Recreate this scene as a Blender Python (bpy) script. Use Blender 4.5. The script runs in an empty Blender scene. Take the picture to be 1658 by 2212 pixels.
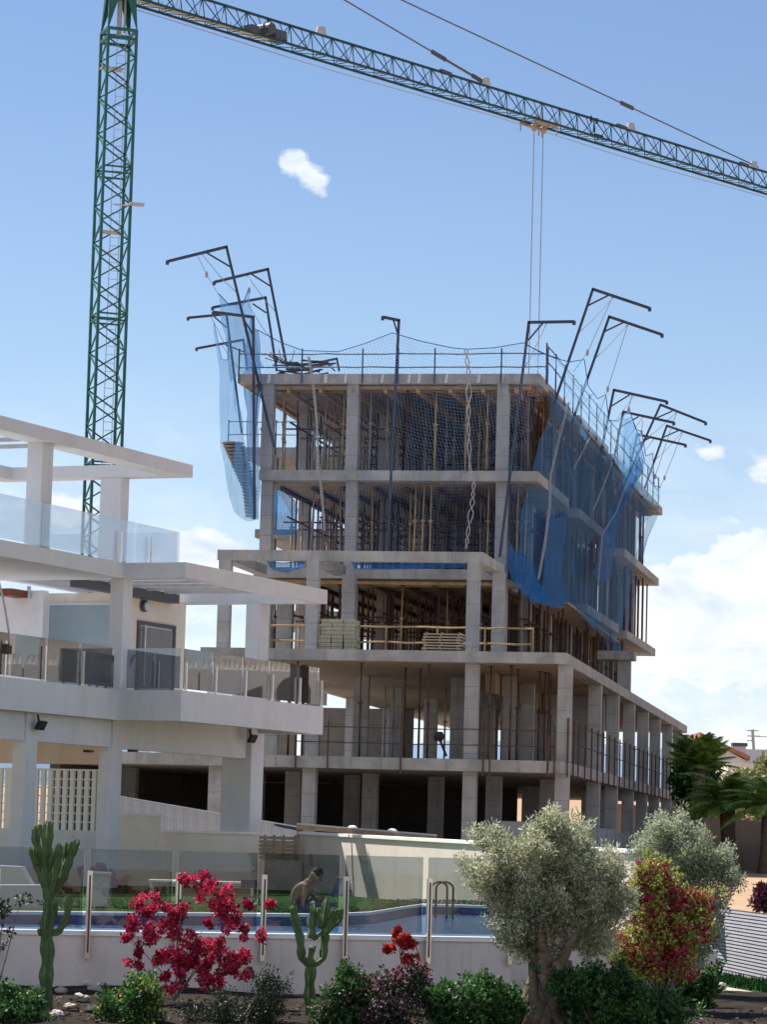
import bpy, bmesh, math, random
import numpy as np
from mathutils import Vector, Matrix, noise
R = math.radians
random.seed(7); np.random.seed(7)
sc = bpy.context.scene
col = sc.collection

# ------------------------------------------------------------------ camera
FPX, TH, RO = 6786.0, 0.104, 0.027            # focal length in 1658-wide pixels, pitch up, roll
cam_d = bpy.data.cameras.new('camera'); cam = bpy.data.objects.new('camera', cam_d); col.objects.link(cam)
cam_d.sensor_fit = 'VERTICAL'; cam_d.sensor_height = 36.0; cam_d.lens = 36.0 * FPX / 2212.0
cam_d.clip_start = 0.5; cam_d.clip_end = 6000
Fv = Vector((0, math.cos(TH), math.sin(TH))); Uv = Vector((0, -math.sin(TH), math.cos(TH))); Rv = Vector((1, 0, 0))
cr, sr = math.cos(RO), math.sin(RO)
cx_ = Rv * cr + Uv * sr; cy_ = -Rv * sr + Uv * cr
cam.matrix_world = Matrix(((cx_.x, cy_.x, -Fv.x, 0), (cx_.y, cy_.y, -Fv.y, 0), (cx_.z, cy_.z, -Fv.z, 0), (0, 0, 0, 1)))
sc.camera = cam

def ray(px, py):                               # photo pixel (1658 x 2212) -> direction
    sx = (px - 829) / FPX; sy = (1106 - py) / FPX
    return Fv + cx_ * sx + cy_ * sy
def at(px, py, Y):                             # point of that ray at distance Y in front
    d = ray(px, py); return d * (Y / d.y)
def hit(px, py, P, D):                         # ray meets the vertical plane through P along D
    d = ray(px, py); n = Vector((D.y, -D.x, 0)); return d * (n.dot(P) / n.dot(d))
def down(px, py, z):                           # ray meets the level plane z
    d = ray(px, py); return d * (z / d.z)

# ------------------------------------------------------------------ world, sun, exposure
SUN_EL, SUN_AZ = R(56), R(-47)                 # azimuth clockwise from +Y
w = bpy.data.worlds.new('World'); sc.world = w; w.use_nodes = True
nt = w.node_tree; nt.nodes.clear()
def N(t, tp, **kw):
    n = t.nodes.new(tp)
    for k, v in kw.items():
        if k.startswith('i_'): n.inputs[int(k[2:]) if k[2:].isdigit() else k[2:].replace('_', ' ')].default_value = v
        else: setattr(n, k, v)
    return n
def L(t, a, ao, b, bi): t.links.new(a.outputs[ao], b.inputs[bi])
def MATH(t, op, a, b=None, c=None, clamp=False):
    n = t.nodes.new('ShaderNodeMath'); n.operation = op; n.use_clamp = clamp
    for k, v in enumerate((a, b, c)):
        if v is None: continue
        if isinstance(v, (int, float)): n.inputs[k].default_value = v
        else: t.links.new(v, n.inputs[k])
    return n.outputs[0]
sky = N(nt, 'ShaderNodeTexSky', sky_type='NISHITA', sun_disc=False, sun_elevation=SUN_EL, sun_rotation=SUN_AZ,
        altitude=50, air_density=1.0, dust_density=0.15, ozone_density=3.5)
geo = N(nt, 'ShaderNodeTexCoord')
# clouds: puffs that stand at fixed directions of the sky, broken up by noise
nz1 = N(nt, 'ShaderNodeTexNoise', i_Scale=105.0, i_Detail=9.0, i_Roughness=0.62, i_Distortion=0.25)
nz2 = N(nt, 'ShaderNodeTexNoise', i_Scale=26.0, i_Detail=8.0, i_Roughness=0.6, i_Distortion=0.3)
mp = N(nt, 'ShaderNodeMapping', i_Scale=(1, 1, 1.7)); L(nt, geo, 'Generated', mp, 0)
L(nt, mp, 0, nz1, 0)
mp2 = N(nt, 'ShaderNodeMapping', i_Scale=(1, 1, 2.2), i_Location=(3.1, 0.4, 0.0)); L(nt, geo, 'Generated', mp2, 0); L(nt, mp2, 0, nz2, 0)
sep = N(nt, 'ShaderNodeSeparateXYZ'); L(nt, geo, 'Generated', sep, 0)
az = MATH(nt, 'ARCTAN2', sep.outputs[0], sep.outputs[1]); el = MATH(nt, 'ARCSINE', sep.outputs[2])
def puff(px, py, rx, ry, gain):                # soft ellipse round one direction of the sky
    d = ray(px, py).normalized(); a0 = math.atan2(d.x, d.y); e0 = math.asin(d.z)
    x = MATH(nt, 'DIVIDE', MATH(nt, 'SUBTRACT', az, a0), rx / FPX); y = MATH(nt, 'DIVIDE', MATH(nt, 'SUBTRACT', el, e0), ry / FPX)
    r2 = MATH(nt, 'ADD', MATH(nt, 'MULTIPLY', x, x), MATH(nt, 'MULTIPLY', y, y))
    return MATH(nt, 'MULTIPLY', MATH(nt, 'EXPONENT', MATH(nt, 'MULTIPLY', r2, -1.0)), gain)
PUFFS = [(636, 350, 38, 30, 1.25), (676, 386, 32, 24, 1.2), (565, 290, 26, 18, .45), (702, 410, 34, 24, .5), (565, 385, 24, 12, .45),
         (1540, 970, 60, 26, .62), (1545, 985, 30, 22, .3), (1655, 1020, 42, 34, .9), (1580, 1120, 26, 18, .55),
         (1630, 1205, 80, 50, 1.5), (1560, 1250, 110, 44, 1.5), (1430, 1290, 110, 60, 1.3), (1600, 1330, 170, 75, 1.25), (1520, 1425, 130, 42, 1.2),
         (1640, 1405, 110, 52, .85), (1420, 1405, 70, 45, .55), (430, 1180, 75, 34, 1.4), (480, 1215, 90, 40, 1.4), (330, 1240, 120, 50, .45), (130, 1095, 60, 34, 1.0), (190, 1110, 50, 22, .6),
         (390, 1310, 120, 60, .35), (1500, 1560, 320, 36, .42), (1600, 1500, 300, 26, .25), (-260, 1080, 260, 90, .9), (1950, 1300, 260, 130, 1.0), (-700, 700, 300, 90, .8), (2500, 900, 300, 90, .8)]
tot = None
for p in PUFFS:
    o = puff(*p); tot = o if tot is None else MATH(nt, 'ADD', tot, o)
det = MATH(nt, 'ADD', MATH(nt, 'MULTIPLY', nz1.outputs[0], 0.75), MATH(nt, 'MULTIPLY', nz2.outputs[0], 0.25))
dens = MATH(nt, 'MULTIPLY', MATH(nt, 'SUBTRACT', MATH(nt, 'ADD', MATH(nt, 'MINIMUM', tot, 1.15), MATH(nt, 'MULTIPLY', MATH(nt, 'SUBTRACT', det, 0.5), 2.5)), 0.40), 2.4, clamp=True)
dens = MATH(nt, 'MULTIPLY', dens, MATH(nt, 'MULTIPLY', tot, 2.6, clamp=True))
# unseen broken cloud added behind the camera to brighten shaded fronts
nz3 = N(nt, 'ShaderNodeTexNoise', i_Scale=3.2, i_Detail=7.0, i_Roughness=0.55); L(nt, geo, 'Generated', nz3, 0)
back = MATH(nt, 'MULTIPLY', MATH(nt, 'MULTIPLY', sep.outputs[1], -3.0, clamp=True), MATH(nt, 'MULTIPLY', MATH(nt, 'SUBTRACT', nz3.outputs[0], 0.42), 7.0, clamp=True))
# thin high veil low over the horizon
veil = MATH(nt, 'MULTIPLY', MATH(nt, 'SUBTRACT', 0.15, el, clamp=True), MATH(nt, 'MULTIPLY_ADD', nz2.outputs[0], 4.0, 3.2), clamp=True)
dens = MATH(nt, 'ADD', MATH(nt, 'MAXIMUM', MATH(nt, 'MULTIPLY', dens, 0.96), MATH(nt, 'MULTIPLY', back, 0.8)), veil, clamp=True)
shade = MATH(nt, 'MULTIPLY_ADD', MATH(nt, 'SUBTRACT', nz2.outputs[0], 0.45), 2.6, 0.6, clamp=True)
veil = MATH(nt, 'MAXIMUM', veil, veil)
glow = MATH(nt, 'MULTIPLY', MATH(nt, 'SUBTRACT', 0.23, el, clamp=True), 1.7, clamp=True)
cramp = N(nt, 'ShaderNodeMix', data_type='RGBA'); cramp.inputs[6].default_value = (4.9, 6.0, 7.7, 1); cramp.inputs[7].default_value = (9.4, 9.6, 10.0, 1)
nt.links.new(shade, cramp.inputs[0])
hs = N(nt, 'ShaderNodeHueSaturation', i_Hue=0.507, i_Saturation=1.02, i_Value=1.0); L(nt, sky, 0, hs, 'Color')
mg = N(nt, 'ShaderNodeMix', data_type='RGBA'); nt.links.new(glow, mg.inputs[0]); L(nt, hs, 0, mg, 6); mg.inputs[7].default_value = (5.6, 7.6, 9.6, 1)
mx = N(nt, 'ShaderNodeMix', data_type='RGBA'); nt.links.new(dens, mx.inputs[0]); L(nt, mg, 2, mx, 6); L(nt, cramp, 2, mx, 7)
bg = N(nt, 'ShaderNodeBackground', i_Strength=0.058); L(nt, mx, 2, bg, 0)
wo = N(nt, 'ShaderNodeOutputWorld'); L(nt, bg, 0, wo, 0)

sd = Vector((math.sin(SUN_AZ) * math.cos(SUN_EL), math.cos(SUN_AZ) * math.cos(SUN_EL), math.sin(SUN_EL)))
sl = bpy.data.lights.new('sun', 'SUN'); sl.energy = 4.4; sl.angle = R(0.53); sl.color = (1.0, 0.94, 0.86)
so = bpy.data.objects.new('sun', sl); col.objects.link(so); so.rotation_euler = sd.to_track_quat('Z', 'Y').to_euler()
sc.view_settings.view_transform = 'Standard'; sc.view_settings.look = 'None'; sc.view_settings.gamma = 1.0
sc.view_settings.exposure = 1.06
sc.cycles.max_bounces = 8; sc.cycles.diffuse_bounces = 4; sc.cycles.transparent_max_bounces = 40; sc.cycles.caustics_reflective = False; sc.cycles.caustics_refractive = False

# ------------------------------------------------------------------ materials
def mat(name, base, rough=0.8, spec=0.3, metal=0.0, var=0.0, vscale=3.0, bump=0.0, bscale=20.0, dirt=None, dscale=1.0, damt=0.5, trans=0.0, streak=0.0):
    m = bpy.data.materials.new(name); m.use_nodes = True; t = m.node_tree; b = t.nodes['Principled BSDF']
    b.inputs['Roughness'].default_value = rough; b.inputs['Metallic'].default_value = metal
    b.inputs['Specular IOR Level'].default_value = spec
    b.inputs['Base Color'].default_value = (*base, 1)
    tc = N(t, 'ShaderNodeTexCoord'); src = None
    gm = N(t, 'ShaderNodeNewGeometry')
    if var:
        n = N(t, 'ShaderNodeTexNoise', i_Scale=vscale, i_Detail=6.0, i_Roughness=0.6); L(t, gm, 'Position', n, 0)
        c1 = tuple(max(0, x * (1 - var)) for x in base); c2 = tuple(min(1, x * (1 + var)) for x in base)
        r = N(t, 'ShaderNodeValToRGB'); r.color_ramp.elements[0].position = .3; r.color_ramp.elements[1].position = .7
        r.color_ramp.elements[0].color = (*c1, 1); r.color_ramp.elements[1].color = (*c2, 1)
        L(t, n, 0, r, 0); src = (r, 0)
    if dirt:
        n = N(t, 'ShaderNodeTexNoise', i_Scale=dscale, i_Detail=7.0, i_Roughness=0.7); 
        mpd = N(t, 'ShaderNodeMapping', i_Scale=(1, 1, .45)); L(t, gm, 'Position', mpd, 0); L(t, mpd, 0, n, 0)
        f = MATH(t, 'MULTIPLY', MATH(t, 'SUBTRACT', n.outputs[0], 0.5, clamp=True), damt * 8, clamp=True)
        x = N(t, 'ShaderNodeMix', data_type='RGBA'); t.links.new(f, x.inputs[0])
        if src: L(t, src[0], src[1], x, 6)
        else: x.inputs[6].default_value = (*base, 1)
        x.inputs[7].default_value = (*dirt, 1); src = (x, 2)
    if streak:                                 # run-off streaks: noise drawn out downwards
        n = N(t, 'ShaderNodeTexNoise', i_Scale=1.0, i_Detail=5.0, i_Roughness=0.65); ms_ = N(t, 'ShaderNodeMapping', i_Scale=(5.5, 5.5, .55)); L(t, gm, 'Position', ms_, 0); L(t, ms_, 0, n, 0)
        f = MATH(t, 'MULTIPLY', MATH(t, 'MULTIPLY', MATH(t, 'SUBTRACT', n.outputs[0], 0.54, clamp=True), 6.0, clamp=True), streak)
        x = N(t, 'ShaderNodeMix', data_type='RGBA'); t.links.new(f, x.inputs[0])
        if src: L(t, src[0], src[1], x, 6)
        else: x.inputs[6].default_value = (*base, 1)
        x.inputs[7].default_value = (*[c * .45 for c in base], 1); src = (x, 2)
    if src: L(t, src[0], src[1], b, 'Base Color')
    if bump:
        n = N(t, 'ShaderNodeTexNoise', i_Scale=bscale, i_Detail=5.0); L(t, gm, 'Position', n, 0)
        bu = N(t, 'ShaderNodeBump', i_Strength=bump, i_Distance=0.02); L(t, n, 0, bu, 'Height'); L(t, bu, 0, b, 'Normal')
    if trans:
        tr = N(t, 'ShaderNodeBsdfTranslucent'); ms = N(t, 'ShaderNodeMixShader', i_0=trans)
        if src: L(t, src[0], src[1], tr, 0)
        else: tr.inputs[0].default_value = (*base, 1)
        L(t, b, 0, ms, 1); L(t, tr, 0, ms, 2); L(t, ms, 0, t.nodes['Material Output'], 0)
    return m
def leafmat(name, cols, scale=6.0, trans=0.3, rough=0.55, spec=0.3):
    m = bpy.data.materials.new(name); m.use_nodes = True; t = m.node_tree; b = t.nodes['Principled BSDF']
    b.inputs['Roughness'].default_value = rough; b.inputs['Specular IOR Level'].default_value = spec
    gm = N(t, 'ShaderNodeNewGeometry'); n = N(t, 'ShaderNodeTexNoise', i_Scale=scale, i_Detail=2.0); L(t, gm, 'Position', n, 0)
    v = MATH(t, 'ADD', MATH(t, 'MULTIPLY', n.outputs[0], 0.65), MATH(t, 'MULTIPLY', gm.outputs['Random Per Island'], 0.42))
    r = N(t, 'ShaderNodeValToRGB'); els = r.color_ramp.elements
    els[0].position = .26; els[0].color = (*cols[0], 1); els[1].position = .70; els[1].color = (*cols[-1], 1)
    for i, c in enumerate(cols[1:-1]): e = els.new(.26 + .44 * (i + 1) / (len(cols) - 1)); e.color = (*c, 1)
    t.links.new(v, r.inputs[0]); L(t, r, 0, b, 'Base Color')
    tr = N(t, 'ShaderNodeBsdfTranslucent'); ms = N(t, 'ShaderNodeMixShader', i_0=trans); L(t, r, 0, tr, 0)
    L(t, b, 0, ms, 1); L(t, tr, 0, ms, 2); L(t, ms, 0, t.nodes['Material Output'], 0)
    return m
def glassmat(name, tint, refl=0.10, gain=.8):
    m = bpy.data.materials.new(name); m.use_nodes = True; t = m.node_tree; t.nodes.remove(t.nodes['Principled BSDF'])
    tr = N(t, 'ShaderNodeBsdfTransparent'); tr.inputs[0].default_value = (*tint, 1)
    gl = N(t, 'ShaderNodeBsdfGlossy', i_Roughness=0.01); gl.inputs[0].default_value = (1, 1, 1, 1)
    fr = N(t, 'ShaderNodeFresnel', i_IOR=1.5)
    f = MATH(t, 'MULTIPLY_ADD', fr.outputs[0], gain, refl, clamp=True)
    ms = N(t, 'ShaderNodeMixShader'); t.links.new(f, ms.inputs[0]); L(t, tr, 0, ms, 1); L(t, gl, 0, ms, 2)
    L(t, ms, 0, t.nodes['Material Output'], 0)
    return m
def netmat(name, colr, cell, dens, haze=0.0):  # woven net: cords on a clear ground, by surface UV in metres
    m = bpy.data.materials.new(name); m.use_nodes = True; t = m.node_tree; b = t.nodes['Principled BSDF']
    b.inputs['Base Color'].default_value = (*colr, 1); b.inputs['Roughness'].default_value = .7
    uv = N(t, 'ShaderNodeUVMap'); s = N(t, 'ShaderNodeSeparateXYZ'); L(t, uv, 0, s, 0)
    g = []
    for k in (0, 1):
        fr = MATH(t, 'FRACT', MATH(t, 'DIVIDE', s.outputs[k], cell)); g.append(MATH(t, 'LESS_THAN', fr, dens))
    n = N(t, 'ShaderNodeTexNoise', i_Scale=0.9, i_Detail=3.0); gm = N(t, 'ShaderNodeNewGeometry'); L(t, gm, 'Position', n, 0)
    a = MATH(t, 'MAXIMUM', g[0], g[1]); a = MATH(t, 'MAXIMUM', a, MATH(t, 'MULTIPLY', n.outputs[0], haze * 2, clamp=True))
    tp = N(t, 'ShaderNodeBsdfTransparent'); tl = N(t, 'ShaderNodeBsdfTranslucent'); tl.inputs[0].default_value = (*colr, 1)
    m0 = N(t, 'ShaderNodeMixShader', i_0=.5); L(t, b, 0, m0, 1); L(t, tl, 0, m0, 2)
    ms = N(t, 'ShaderNodeMixShader'); t.links.new(a, ms.inputs[0]); L(t, tp, 0, ms, 1); L(t, m0, 0, ms, 2)
    L(t, ms, 0, t.nodes['Material Output'], 0)
    return m
def concretemat(name, base, joint=0.62):       # board-marked concrete: lift joints, patches, run-off stains
    m = mat(name, base, .9, .2, var=.14, vscale=1.7, bump=.35, bscale=14, dirt=tuple(x * .55 for x in base), dscale=1.3, damt=.26, streak=.4)
    t = m.node_tree; b = t.nodes['Principled BSDF']; src = b.inputs['Base Color'].links[0].from_socket
    gm = N(t, 'ShaderNodeNewGeometry'); s = N(t, 'ShaderNodeSeparateXYZ'); L(t, gm, 'Position', s, 0)
    n = N(t, 'ShaderNodeTexNoise', i_Scale=3.0, i_Detail=2.0); L(t, gm, 'Position', n, 0)
    zz = MATH(t, 'ADD', s.outputs[2], MATH(t, 'MULTIPLY', n.outputs[0], .05))
    fr = MATH(t, 'FRACT', MATH(t, 'DIVIDE', zz, joint)); ln = MATH(t, 'LESS_THAN', fr, .035)
    x = N(t, 'ShaderNodeMix', data_type='RGBA'); t.links.new(MATH(t, 'MULTIPLY', ln, .55), x.inputs[0]); t.links.new(src, x.inputs[6])
    x.inputs[7].default_value = (*[c * .4 for c in base], 1); L(t, x, 2, b, 'Base Color')
    return m
M = {}
M['conc'] = concretemat('concrete', (.335, .34, .345))
M['dark_conc'] = concretemat('shade_dark_concrete', (.10, .095, .09))  # here and below: concrete darkened, interior shade put into the colour
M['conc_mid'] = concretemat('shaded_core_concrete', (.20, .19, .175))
M['slab'] = mat('slab_concrete', (.335, .335, .33), .9, .2, var=.26, vscale=1.1, bump=.3, bscale=12, dirt=(.17, .165, .16), dscale=1.6, damt=.3, streak=.5)
M['soffit'] = mat('board_soffit', (.25, .20, .145), .9, .2, var=.2, vscale=2.0, bump=.3, bscale=9)
M['timber'] = mat('formwork_timber', (.34, .235, .12), .8, .2, var=.3, vscale=2.5)
M['plaster'] = mat('villa_plaster', (.57, .59, .62), .85, .2, var=.035, vscale=1.2, bump=.12, bscale=30, dirt=(.41, .41, .42), dscale=.8, damt=.2, streak=.16)
M['cream'] = mat('cream_plaster', (.66, .60, .52), .88, .2, var=.05, vscale=1.0, bump=.15, bscale=26, dirt=(.46, .42, .36), dscale=1.1, damt=.16, streak=.25)
M['wallp'] = mat('retaining_plaster', (.72, .655, .61), .9, .2, var=.05, vscale=1.3, bump=.2, bscale=22, dirt=(.36, .33, .29), dscale=1.0, damt=.25, streak=.35)
M['cream2'] = mat('sunlit_cream_plaster', (.84, .76, .67), .88, .2, var=.05, dirt=(.6, .54, .47), damt=.12)  # cream lightened: the sunlight this wall lacks is put into the colour
M['gravel'] = mat('dark_gravel', (.12, .10, .085), .95, .1, var=.5, vscale=8)
M['coping'] = mat('white_coping', (.86, .85, .82), .6, .4, var=.04)
M['dark'] = mat('anthracite_metal', (.06, .065, .075), .5, .5, var=.1)
M['shutter'] = mat('grey_shutter', (.22, .22, .22), .6, .4, var=.05)
M['greend'] = mat('crane_green_backlit', (.008, .055, .06), .55, .3, var=.3, vscale=2.0)  # crane green darkened: the jib's backlit shade is in the colour
M['green'] = mat('crane_green', (.010, .10, .085), .5, .4, var=.3, vscale=2.0, dirt=(.008, .05, .06), damt=.3)
M['grey'] = mat('galvanised', (.40, .40, .40), .5, .5, metal=.3, var=.15)
M['steelblue'] = mat('painted_pole', (.028, .042, .075), .55, .4, var=.3)
M['rope'] = mat('rope', (.32, .33, .35), .9, .1)
M['ropeblue'] = mat('blue_rope', (.02, .09, .32), .8, .1)
M['cable'] = mat('steel_cable', (.10, .11, .13), .6, .3)
M['prop_y'] = mat('yellow_prop', (.36, .25, .11), .7, .3, var=.35, vscale=3)
M['prop_r'] = mat('rusty_prop', (.085, .05, .04), .8, .2, var=.35, vscale=4)
M['prop_g'] = mat('grey_prop', (.24, .23, .22), .6, .4, var=.3, vscale=3)
M['glass'] = glassmat('tinted_glass', (.52, .55, .61), .08, 1.5)
M['glass_pool'] = glassmat('pool_glass', (.61, .645, .665), .0, 1.0)
M['glass_sky'] = glassmat('roof_glass', (.85, .875, .91), .0, .7)
M['frost'] = mat('frosted_glass', (.23, .31, .36), .25, .6, var=.05)
M['chrome'] = mat('steel_post', (.75, .73, .68), .28, .6, metal=.85, var=.08)
M['brass'] = mat('warm_metal_post', (.85, .80, .68), .3, .6, metal=.8, var=.1)
M['net'] = netmat('net_blue', (.10, .22, .42), .10, .045, .015)
M['netd'] = netmat('net_blue_dense', (.02, .17, .46), .05, .26, .42)
M['netm'] = netmat('net_blue_medium', (.05, .26, .56), .05, .17, .21)
M['netp'] = netmat('net_pale', (.22, .42, .66), .05, .12, .13)
M['water'] = mat('pool_water', (.05, .13, .24), .22, .35, var=.25, vscale=1.5, bump=.5, bscale=5.0)
M['tile'] = mat('pool_tile', (.05, .11, .24), .3, .5, var=.5, vscale=2.2)
M['grass'] = mat('lawn', (.022, .075, .018), .9, .1, var=.25, vscale=2.0, bump=.5, bscale=60)
M['soil'] = mat('garden_soil', (.03, .024, .02), 1, .05, var=.5, vscale=2.5, bump=.9, bscale=9)
M['earth'] = mat('bare_earth', (.36, .25, .16), 1, .05, var=.18, vscale=.5, bump=.5, bscale=4)
M['pave'] = mat('stone_paving', (.40, .35, .30), .85, .2, var=.08, vscale=3)
M['brown'] = mat('brown_wall', (.62, .50, .43), .9, .2, var=.12, vscale=.7, bump=.3, bscale=8, dirt=(.36, .28, .24), dscale=.5, damt=.3)
M['bark'] = mat('olive_bark', (.16, .12, .088), .95, .1, var=.5, vscale=11, bump=1.0, bscale=26)
M['bark2'] = mat('grey_stem', (.20, .17, .14), .9, .1, var=.3, vscale=9)
M['cactus'] = mat('cactus_green', (.075, .125, .045), .7, .3, var=.35, vscale=6, bump=.4, bscale=30)
M['stone'] = mat('garden_stone', (.42, .38, .34), .9, .2, var=.25, vscale=4, bump=.7, bscale=10)
M['rooft'] = mat('terracotta', (.34, .15, .10), .85, .2, var=.2, vscale=1.5)
M['wood'] = mat('weathered_wood', (.33, .26, .19), .85, .2, var=.25, vscale=3)
M['redwood'] = mat('red_wood', (.16, .045, .02), .5, .4, var=.3, vscale=4)
M['sheet2'] = mat('shed_roof_sheet', (.065, .065, .075), .8, .2, var=.1)
M['sheet'] = mat('grey_roof_sheet', (.34, .34, .36), .7, .3, var=.08)
M['skin'] = mat('skin', (.25, .15, .115), .6, .3, var=.08, vscale=8)
M['hair'] = mat('dark_hair', (.025, .018, .014), .7, .3, var=.3)
M['cloth'] = mat('slate_cloth', (.08, .10, .15), .9, .1, var=.2)
M['towel'] = mat('blue_towel', (.02, .07, .16), .9, .1, var=.2)
M['white'] = mat('white_plastic', (.70, .70, .68), .5, .4, var=.03)
M['black'] = mat('black_metal', (.012, .012, .014), .5, .4, var=.2)
M['lens'] = mat('lamp_lens', (.45, .47, .46), .2, .7, var=.1)
M['insul'] = mat('pale_block', (.36, .335, .25), .9, .1, var=.15, vscale=5)
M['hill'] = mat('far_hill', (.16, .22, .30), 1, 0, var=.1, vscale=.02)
M['olive'] = leafmat('olive_leaf', [(.10, .12, .07), (.25, .27, .16), (.44, .46, .30), (.62, .64, .46)], 3.5, .42, .55, .25)
M['olive2'] = leafmat('olive_leaf_dull', [(.08, .11, .06), (.20, .24, .15), (.36, .41, .27), (.52, .57, .40)], 3.5, .42, .55, .25)
M['shrub'] = leafmat('shrub_leaf', [(.008, .024, .009), (.02, .06, .018), (.04, .11, .026), (.09, .21, .05)], 5, .3)
M['shrubd'] = leafmat('dark_shrub_leaf', [(.010, .018, .012), (.022, .035, .02), (.045, .06, .03)], 5, .2)
M['lime'] = leafmat('lime_leaf', [(.12, .15, .03), (.30, .35, .06), (.50, .54, .14)], 4, .3)
M['bract'] = leafmat('crimson_bract', [(.26, .006, .05), (.55, .02, .10), (.80, .09, .18)], 5, .4, .7, .1)
M['bractr'] = leafmat('scarlet_bract', [(.30, .012, .02), (.52, .03, .03), (.68, .07, .05)], 5, .4, .7, .1)
M['bractd'] = leafmat('wine_bract', [(.22, .006, .04), (.42, .014, .08), (.60, .04, .13)], 5, .35, .7, .1)
M['wine'] = leafmat('dark_wine_leaf', [(.03, .008, .014), (.07, .014, .028), (.13, .03, .05)], 4, .2)
M['pink'] = leafmat('pink_flower', [(.25, .08, .14), (.45, .2, .28), (.6, .35, .42)], 6, .3, .7, .1)
M['yellow'] = leafmat('yellow_flower', [(.30, .26, .02), (.45, .42, .05), (.6, .55, .15)], 6, .3, .7, .1)
M['palm'] = leafmat('palm_leaf', [(.12, .20, .05), (.26, .42, .09), (.45, .60, .18)], 2, .5, .45, .4)
M['scrub'] = leafmat('dry_scrub_leaf', [(.10, .12, .04), (.22, .24, .09), (.36, .35, .17)], 1.5, .2)

# ------------------------------------------------------------------ mesh helpers
ORG = {}
class MB:
    def __init__(s): s.v = []; s.f = []; s.uv = None
    def add(s, vs, fs):
        k = len(s.v); s.v += [tuple(x) for x in vs]; s.f += [tuple(i + k for i in q) for q in fs]; return s
    def hexa(s, p):                            # 8 corners: bottom ring 0-3, top ring 4-7
        return s.add(p, [(0, 3, 2, 1), (4, 5, 6, 7), (0, 1, 5, 4), (1, 2, 6, 5), (2, 3, 7, 6), (3, 0, 4, 7)])
    def box(s, o, ex, ey, ez):                 # corner + three edge vectors
        o = Vector(o); ex = Vector(ex); ey = Vector(ey); ez = Vector(ez)
        return s.hexa([o, o + ex, o + ex + ey, o + ey, o + ez, o + ex + ez, o + ex + ey + ez, o + ey + ez])
    def bar(s, a, b, w, h=None, up=None):      # rectangular bar between two points
        a = Vector(a); b = Vector(b); h = h or w; d = (b - a).normalized()
        up = Vector(up) if up is not None else (Vector((0, 0, 1)) if abs(d.z) < .95 else Vector((0, 1, 0)))
        x = d.cross(up).normalized() * (w / 2); y = x.cross(d).normalized() * (h / 2)
        return s.hexa([a - x - y, a + x - y, a + x + y, a - x + y, b - x - y, b + x - y, b + x + y, b - x + y])
    def tube(s, pts, rad, n=6, cap=True):
        pts = [Vector(p) for p in pts]; k0 = len(s.v); m = len(pts)
        if not hasattr(rad, '__len__'): rad = [rad] * m
        prev = None
        for i, p in enumerate(pts):
            t = (pts[min(i + 1, m - 1)] - pts[max(i - 1, 0)]).normalized()
            if prev is None: x = t.cross(Vector((0, 0, 1)) if abs(t.z) < .9 else Vector((1, 0, 0))).normalized()
            else: x = (prev - t * prev.dot(t)).normalized()
            prev = x; y = t.cross(x)
            for j in range(n):
                a = 2 * math.pi * j / n; s.v.append(tuple(p + (x * math.cos(a) + y * math.sin(a)) * rad[i]))
        for i in range(m - 1):
            for j in range(n):
                a = k0 + i * n + j; b = k0 + i * n + (j + 1) % n; s.f.append((a, b, b + n, a + n))
        if cap: s.f.append(tuple(k0 + j for j in reversed(range(n)))); s.f.append(tuple(k0 + (m - 1) * n + j for j in range(n)))
        return s
    def lathe(s, c, prof, n=16, axis=None):    # prof: (radius, height) pairs along axis
        c = Vector(c); ax = Vector(axis).normalized() if axis is not None else Vector((0, 0, 1))
        x = ax.cross(Vector((1, 0, 0)) if abs(ax.x) < .9 else Vector((0, 1, 0))).normalized(); y = ax.cross(x); k0 = len(s.v)
        for r, h in prof:
            for j in range(n):
                a = 2 * math.pi * j / n; s.v.append(tuple(c + ax * h + (x * math.cos(a) + y * math.sin(a)) * r))
        for i in range(len(prof) - 1):
            for j in range(n):
                a = k0 + i * n + j; b = k0 + i * n + (j + 1) % n; s.f.append((a, b, b + n, a + n))
        s.f.append(tuple(k0 + j for j in reversed(range(n)))); s.f.append(tuple(k0 + (len(prof) - 1) * n + j for j in range(n)))
        return s
    def prism(s, poly, z0, z1):                # plan polygon of (x,y), solid
        n = len(poly); k = len(s.v)
        s.v += [(p[0], p[1], z0) for p in poly] + [(p[0], p[1], z1) for p in poly]
        s.f.append(tuple(k + i for i in reversed(range(n)))); s.f.append(tuple(k + n + i for i in range(n)))
        for i in range(n): j = (i + 1) % n; s.f.append((k + i, k + j, k + n + j, k + n + i))
        return s
    def sheet(s, grid, uv=None):               # grid[i][j] points
        k = len(s.v); a = len(grid); b = len(grid[0])
        for r in grid: s.v += [tuple(p) for p in r]
        for i in range(a - 1):
            for j in range(b - 1): s.f.append((k + i * b + j, k + i * b + j + 1, k + (i + 1) * b + j + 1, k + (i + 1) * b + j))
        return s
    def build(s, name, m, parent=None, smooth=False, origin=None):
        if origin is not None: o0 = Vector(origin)
        elif parent is not None: o0 = ORG[parent.name]
        else: o0 = Vector((0, 0, 0))
        me = bpy.data.meshes.new(name)
        me.from_pydata([(x - o0.x, y - o0.y, z - o0.z) for x, y, z in s.v], [], s.f)
        if m: me.materials.append(m)
        if smooth: me.polygons.foreach_set('use_smooth', [True] * len(me.polygons))
        if s.uv: 
            ul = me.uv_layers.new(name='UVMap'); vi = [0] * len(me.loops); me.loops.foreach_get('vertex_index', vi)
            ul.data.foreach_set('uv', [c for i in vi for c in s.uv[i]])
        bm_ = None
        ob = bpy.data.objects.new(name, me); col.objects.link(ob)
        if parent is not None: ob.parent = parent; ORG[ob.name] = o0
        else: ob.location = o0; ORG[ob.name] = o0
        return ob
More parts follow.
